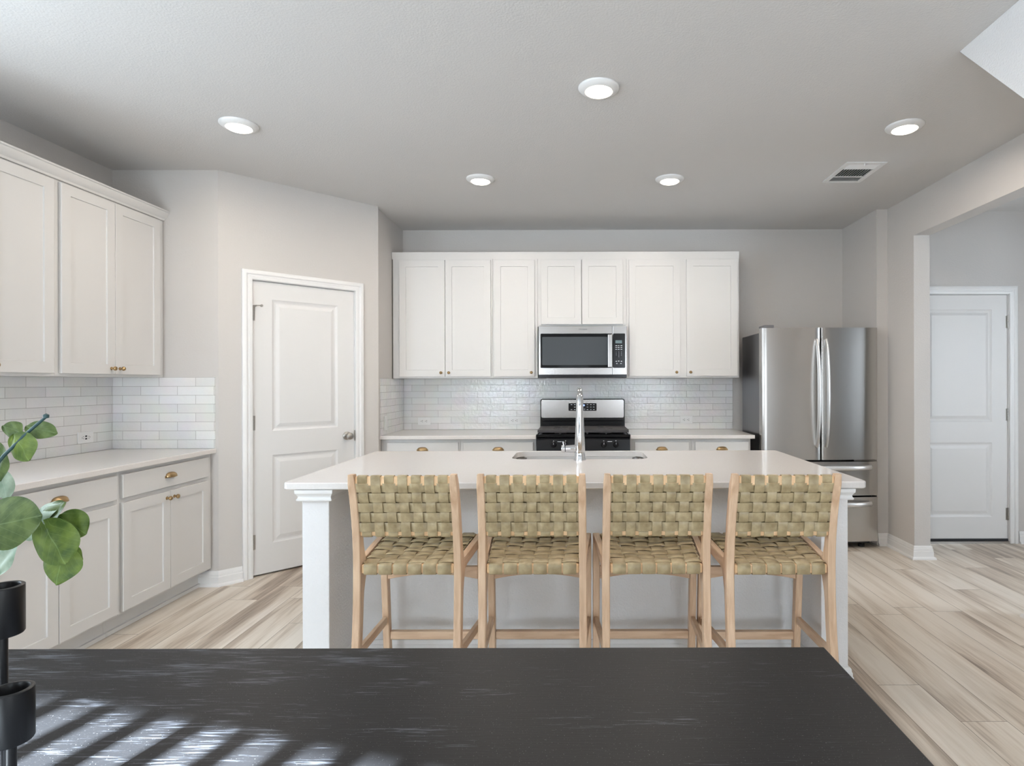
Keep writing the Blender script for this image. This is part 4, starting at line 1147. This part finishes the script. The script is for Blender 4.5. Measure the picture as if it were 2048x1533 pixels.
# ------------------------------------------------------------------ eucalyptus stems in a vase
vz = Vector((-1.27, 0.86, TZ))
pt = thing('eucalyptus_plant', 'green eucalyptus stems with round leaves, at the left edge above the table', 'plant', vz)
obj('vase', MB().lathe([(0.0001, 0.0005), (0.05, 0.0005), (0.075, 0.03), (0.08, 0.09), (0.06, 0.15), (0.035, 0.18), (0.038, 0.20), (0.034, 0.20), (0.031, 0.182), (0.055, 0.148), (0.07, 0.09), (0.0001, 0.02)], 32), M['vase'], pt, smooth=40)
def leaf(mb, c, along, normal, ln, wd, cup=0.10, heart=0.0, point=0.0, fold=0.0):
    """c = leaf centre, along = base->tip, appended to mb with leaf uv"""
    A_ = Vector(along).normalized(); Nn = Vector(normal); Nn = (Nn - A_ * Nn.dot(A_)).normalized(); B_ = Nn.cross(A_)
    nu, nv = 20, 12
    if mb.uv is None: mb.uv = []
    i0 = len(mb.v)
    for i in range(nu + 1):
        u = (1 - cos(pi * i / nu)) / 2
        hwv = (sin(pi * u ** (0.85)) ** 0.55 if 0 < u < 1 else 0)
        hwv *= 1 - point * u ** 3
        for j in range(nv + 1):
            v_ = -1 + 2 * j / nv
            uu = u - heart * abs(v_) ** 1.5 * (1 - u) ** 2
            p_ = Vector(c) + A_ * ((uu - 0.5) * ln) + B_ * (v_ * hwv * wd / 2)
            p_ += Nn * (-cup * wd * (v_ * hwv) ** 2 + fold * wd * abs(v_ * hwv) - cup * 0.6 * ln * (u - 0.45) ** 2)
            p_ += Nn * 0.0012 * sin(9 * u + 5 * v_)
            mb.v.append(tuple(p_)); mb.uv.append((u, v_ * hwv))
    for i in range(nu):
        for j in range(nv):
            a = i0 + i * (nv + 1) + j
            mb.f.append((a, a + 1, a + nv + 2, a + nv + 1))
# (centre px, depth, size in px, direction of the tip on the picture in degrees, tilt, material)
LV = [((24, 857), 0.80, (42, 34), 160, (0.3, -1, 0.1), 'leafdeep', {}),
      ((82, 858), 0.79, (64, 36), -12, (0.1, -1, 0.35), 'leafdeep', {}),
      ((42, 893), 0.775, (62, 60), -60, (-0.1, -1, 0.1), 'leaf', {}),
      ((-6, 922), 0.78, (80, 52), -85, (-0.3, -1, 0.1), 'leafdeep', {}),
      ((6, 968), 0.83, (60, 34), -75, (0.5, -1, 0.2), 'leafpale', {}),
      ((18, 1043), 0.73, (130, 106), 12, (0.05, -1, 0.25), 'leafdeep', dict(cup=0.06)),
      ((104, 1030), 0.785, (74, 56), 48, (-0.5, -1, 0.3), 'leafdeep', dict(fold=0.15)),
      ((93, 1019), 0.788, (66, 40), 28, (0.2, -1, 0.9), 'leafpale', {}),
      ((120, 1043), 0.80, (44, 30), 30, (0.2, -1, 0.3), 'leafpale', {}),
      ((144, 1048), 0.795, (66, 58), -35, (0.2, -1, 0.25), 'leaf', {}),
      ((111, 1092), 0.765, (80, 88), -62, (0.0, -1, 0.2), 'leaf', dict(heart=0.25)),
      ((118, 1130), 0.785, (80, 84), -100, (0.05, -1, 0.15), 'leaf', dict(point=0.45)),
      ((140, 1110), 0.79, (50, 40), -20, (0.1, -1, 0.1), 'leaf', {}),
      ((12, 1108), 0.80, (90, 56), -115, (-0.4, -1, 0.1), 'leafpale', dict(fold=0.1)),
      ((62, 1068), 0.80, (36, 22), 10, (0.1, -1, 0.5), 'leafpale', {})]
groups_ = {}
for (c, D, (ln, wd_), ang, nrm_, mt, kw) in LV:
    k = D / FPX
    mb = groups_.setdefault(mt, MB())
    leaf(mb, at(c[0], c[1], D) - vz, (cos(rad(ang)), 0.0, sin(rad(ang))), nrm_, ln * k, wd_ * k, **kw)
random.seed(3)
for i in range(14):                              # more leaves nearer the vase, outside the picture
    mb = groups_.setdefault(('leaf', 'leafdeep', 'leafpale')[i % 3], MB())
    c = at(-70 - random.random() * 220, 840 + random.random() * 230, 0.74 + random.random() * 0.12)
    leaf(mb, c - vz, (random.uniform(-1, 1), random.uniform(-.3, .3), random.uniform(-1, 1)), (random.uniform(-.4, .4), -1, random.uniform(-.2, .5)), 0.045, 0.04)
def stem(pts):
    pts = [Vector(p_) - vz for p_ in pts]
    # smooth with Catmull-Rom
    out = []
    for i in range(len(pts) - 1):
        p0, p1, p2, p3 = pts[max(0, i - 1)], pts[i], pts[i + 1], pts[min(len(pts) - 1, i + 2)]
        for k in range(6):
            t_ = k / 6
            out.append(0.5 * ((2 * p1) + (p2 - p0) * t_ + (2 * p0 - 5 * p1 + 4 * p2 - p3) * t_ * t_ + (3 * p1 - p0 - 3 * p2 + p3) * t_ ** 3))
    out.append(pts[-1])
    n = len(out)
    mb = MB().tube(out, [0.0026 - 0.0008 * i / n for i in range(n)] , 10)
    return mb
vt0 = vz + Vector((0, 0, 0.03))
vt1 = vz + Vector((0.0, 0, 0.195))
s1 = stem([vt0, vt1, at(-110, 1020, 0.75), at(8, 909, 0.772), at(50, 868, 0.778), at(92, 832, 0.785)])
s1.lathe([(0.0001, -0.003), (0.0032, -0.002), (0.0034, 0.002), (0.0001, 0.004)], 10, tuple(at(92, 831, 0.785) - vz))
obj('stem', s1, M['stem'], pt, smooth=40)
s2 = stem([vt0, vt1 + Vector((0.008, 0, 0)), at(-120, 1075, 0.77), at(20, 1063, 0.785), at(92, 1066, 0.78), at(112, 1075, 0.77)])
obj('stem', s2, simple('pale_stem', srgb(150, 175, 130), 0.5), pt, smooth=40)
for mt, mb in groups_.items():
    obj('foliage', mb, M[mt], pt, smooth=180)
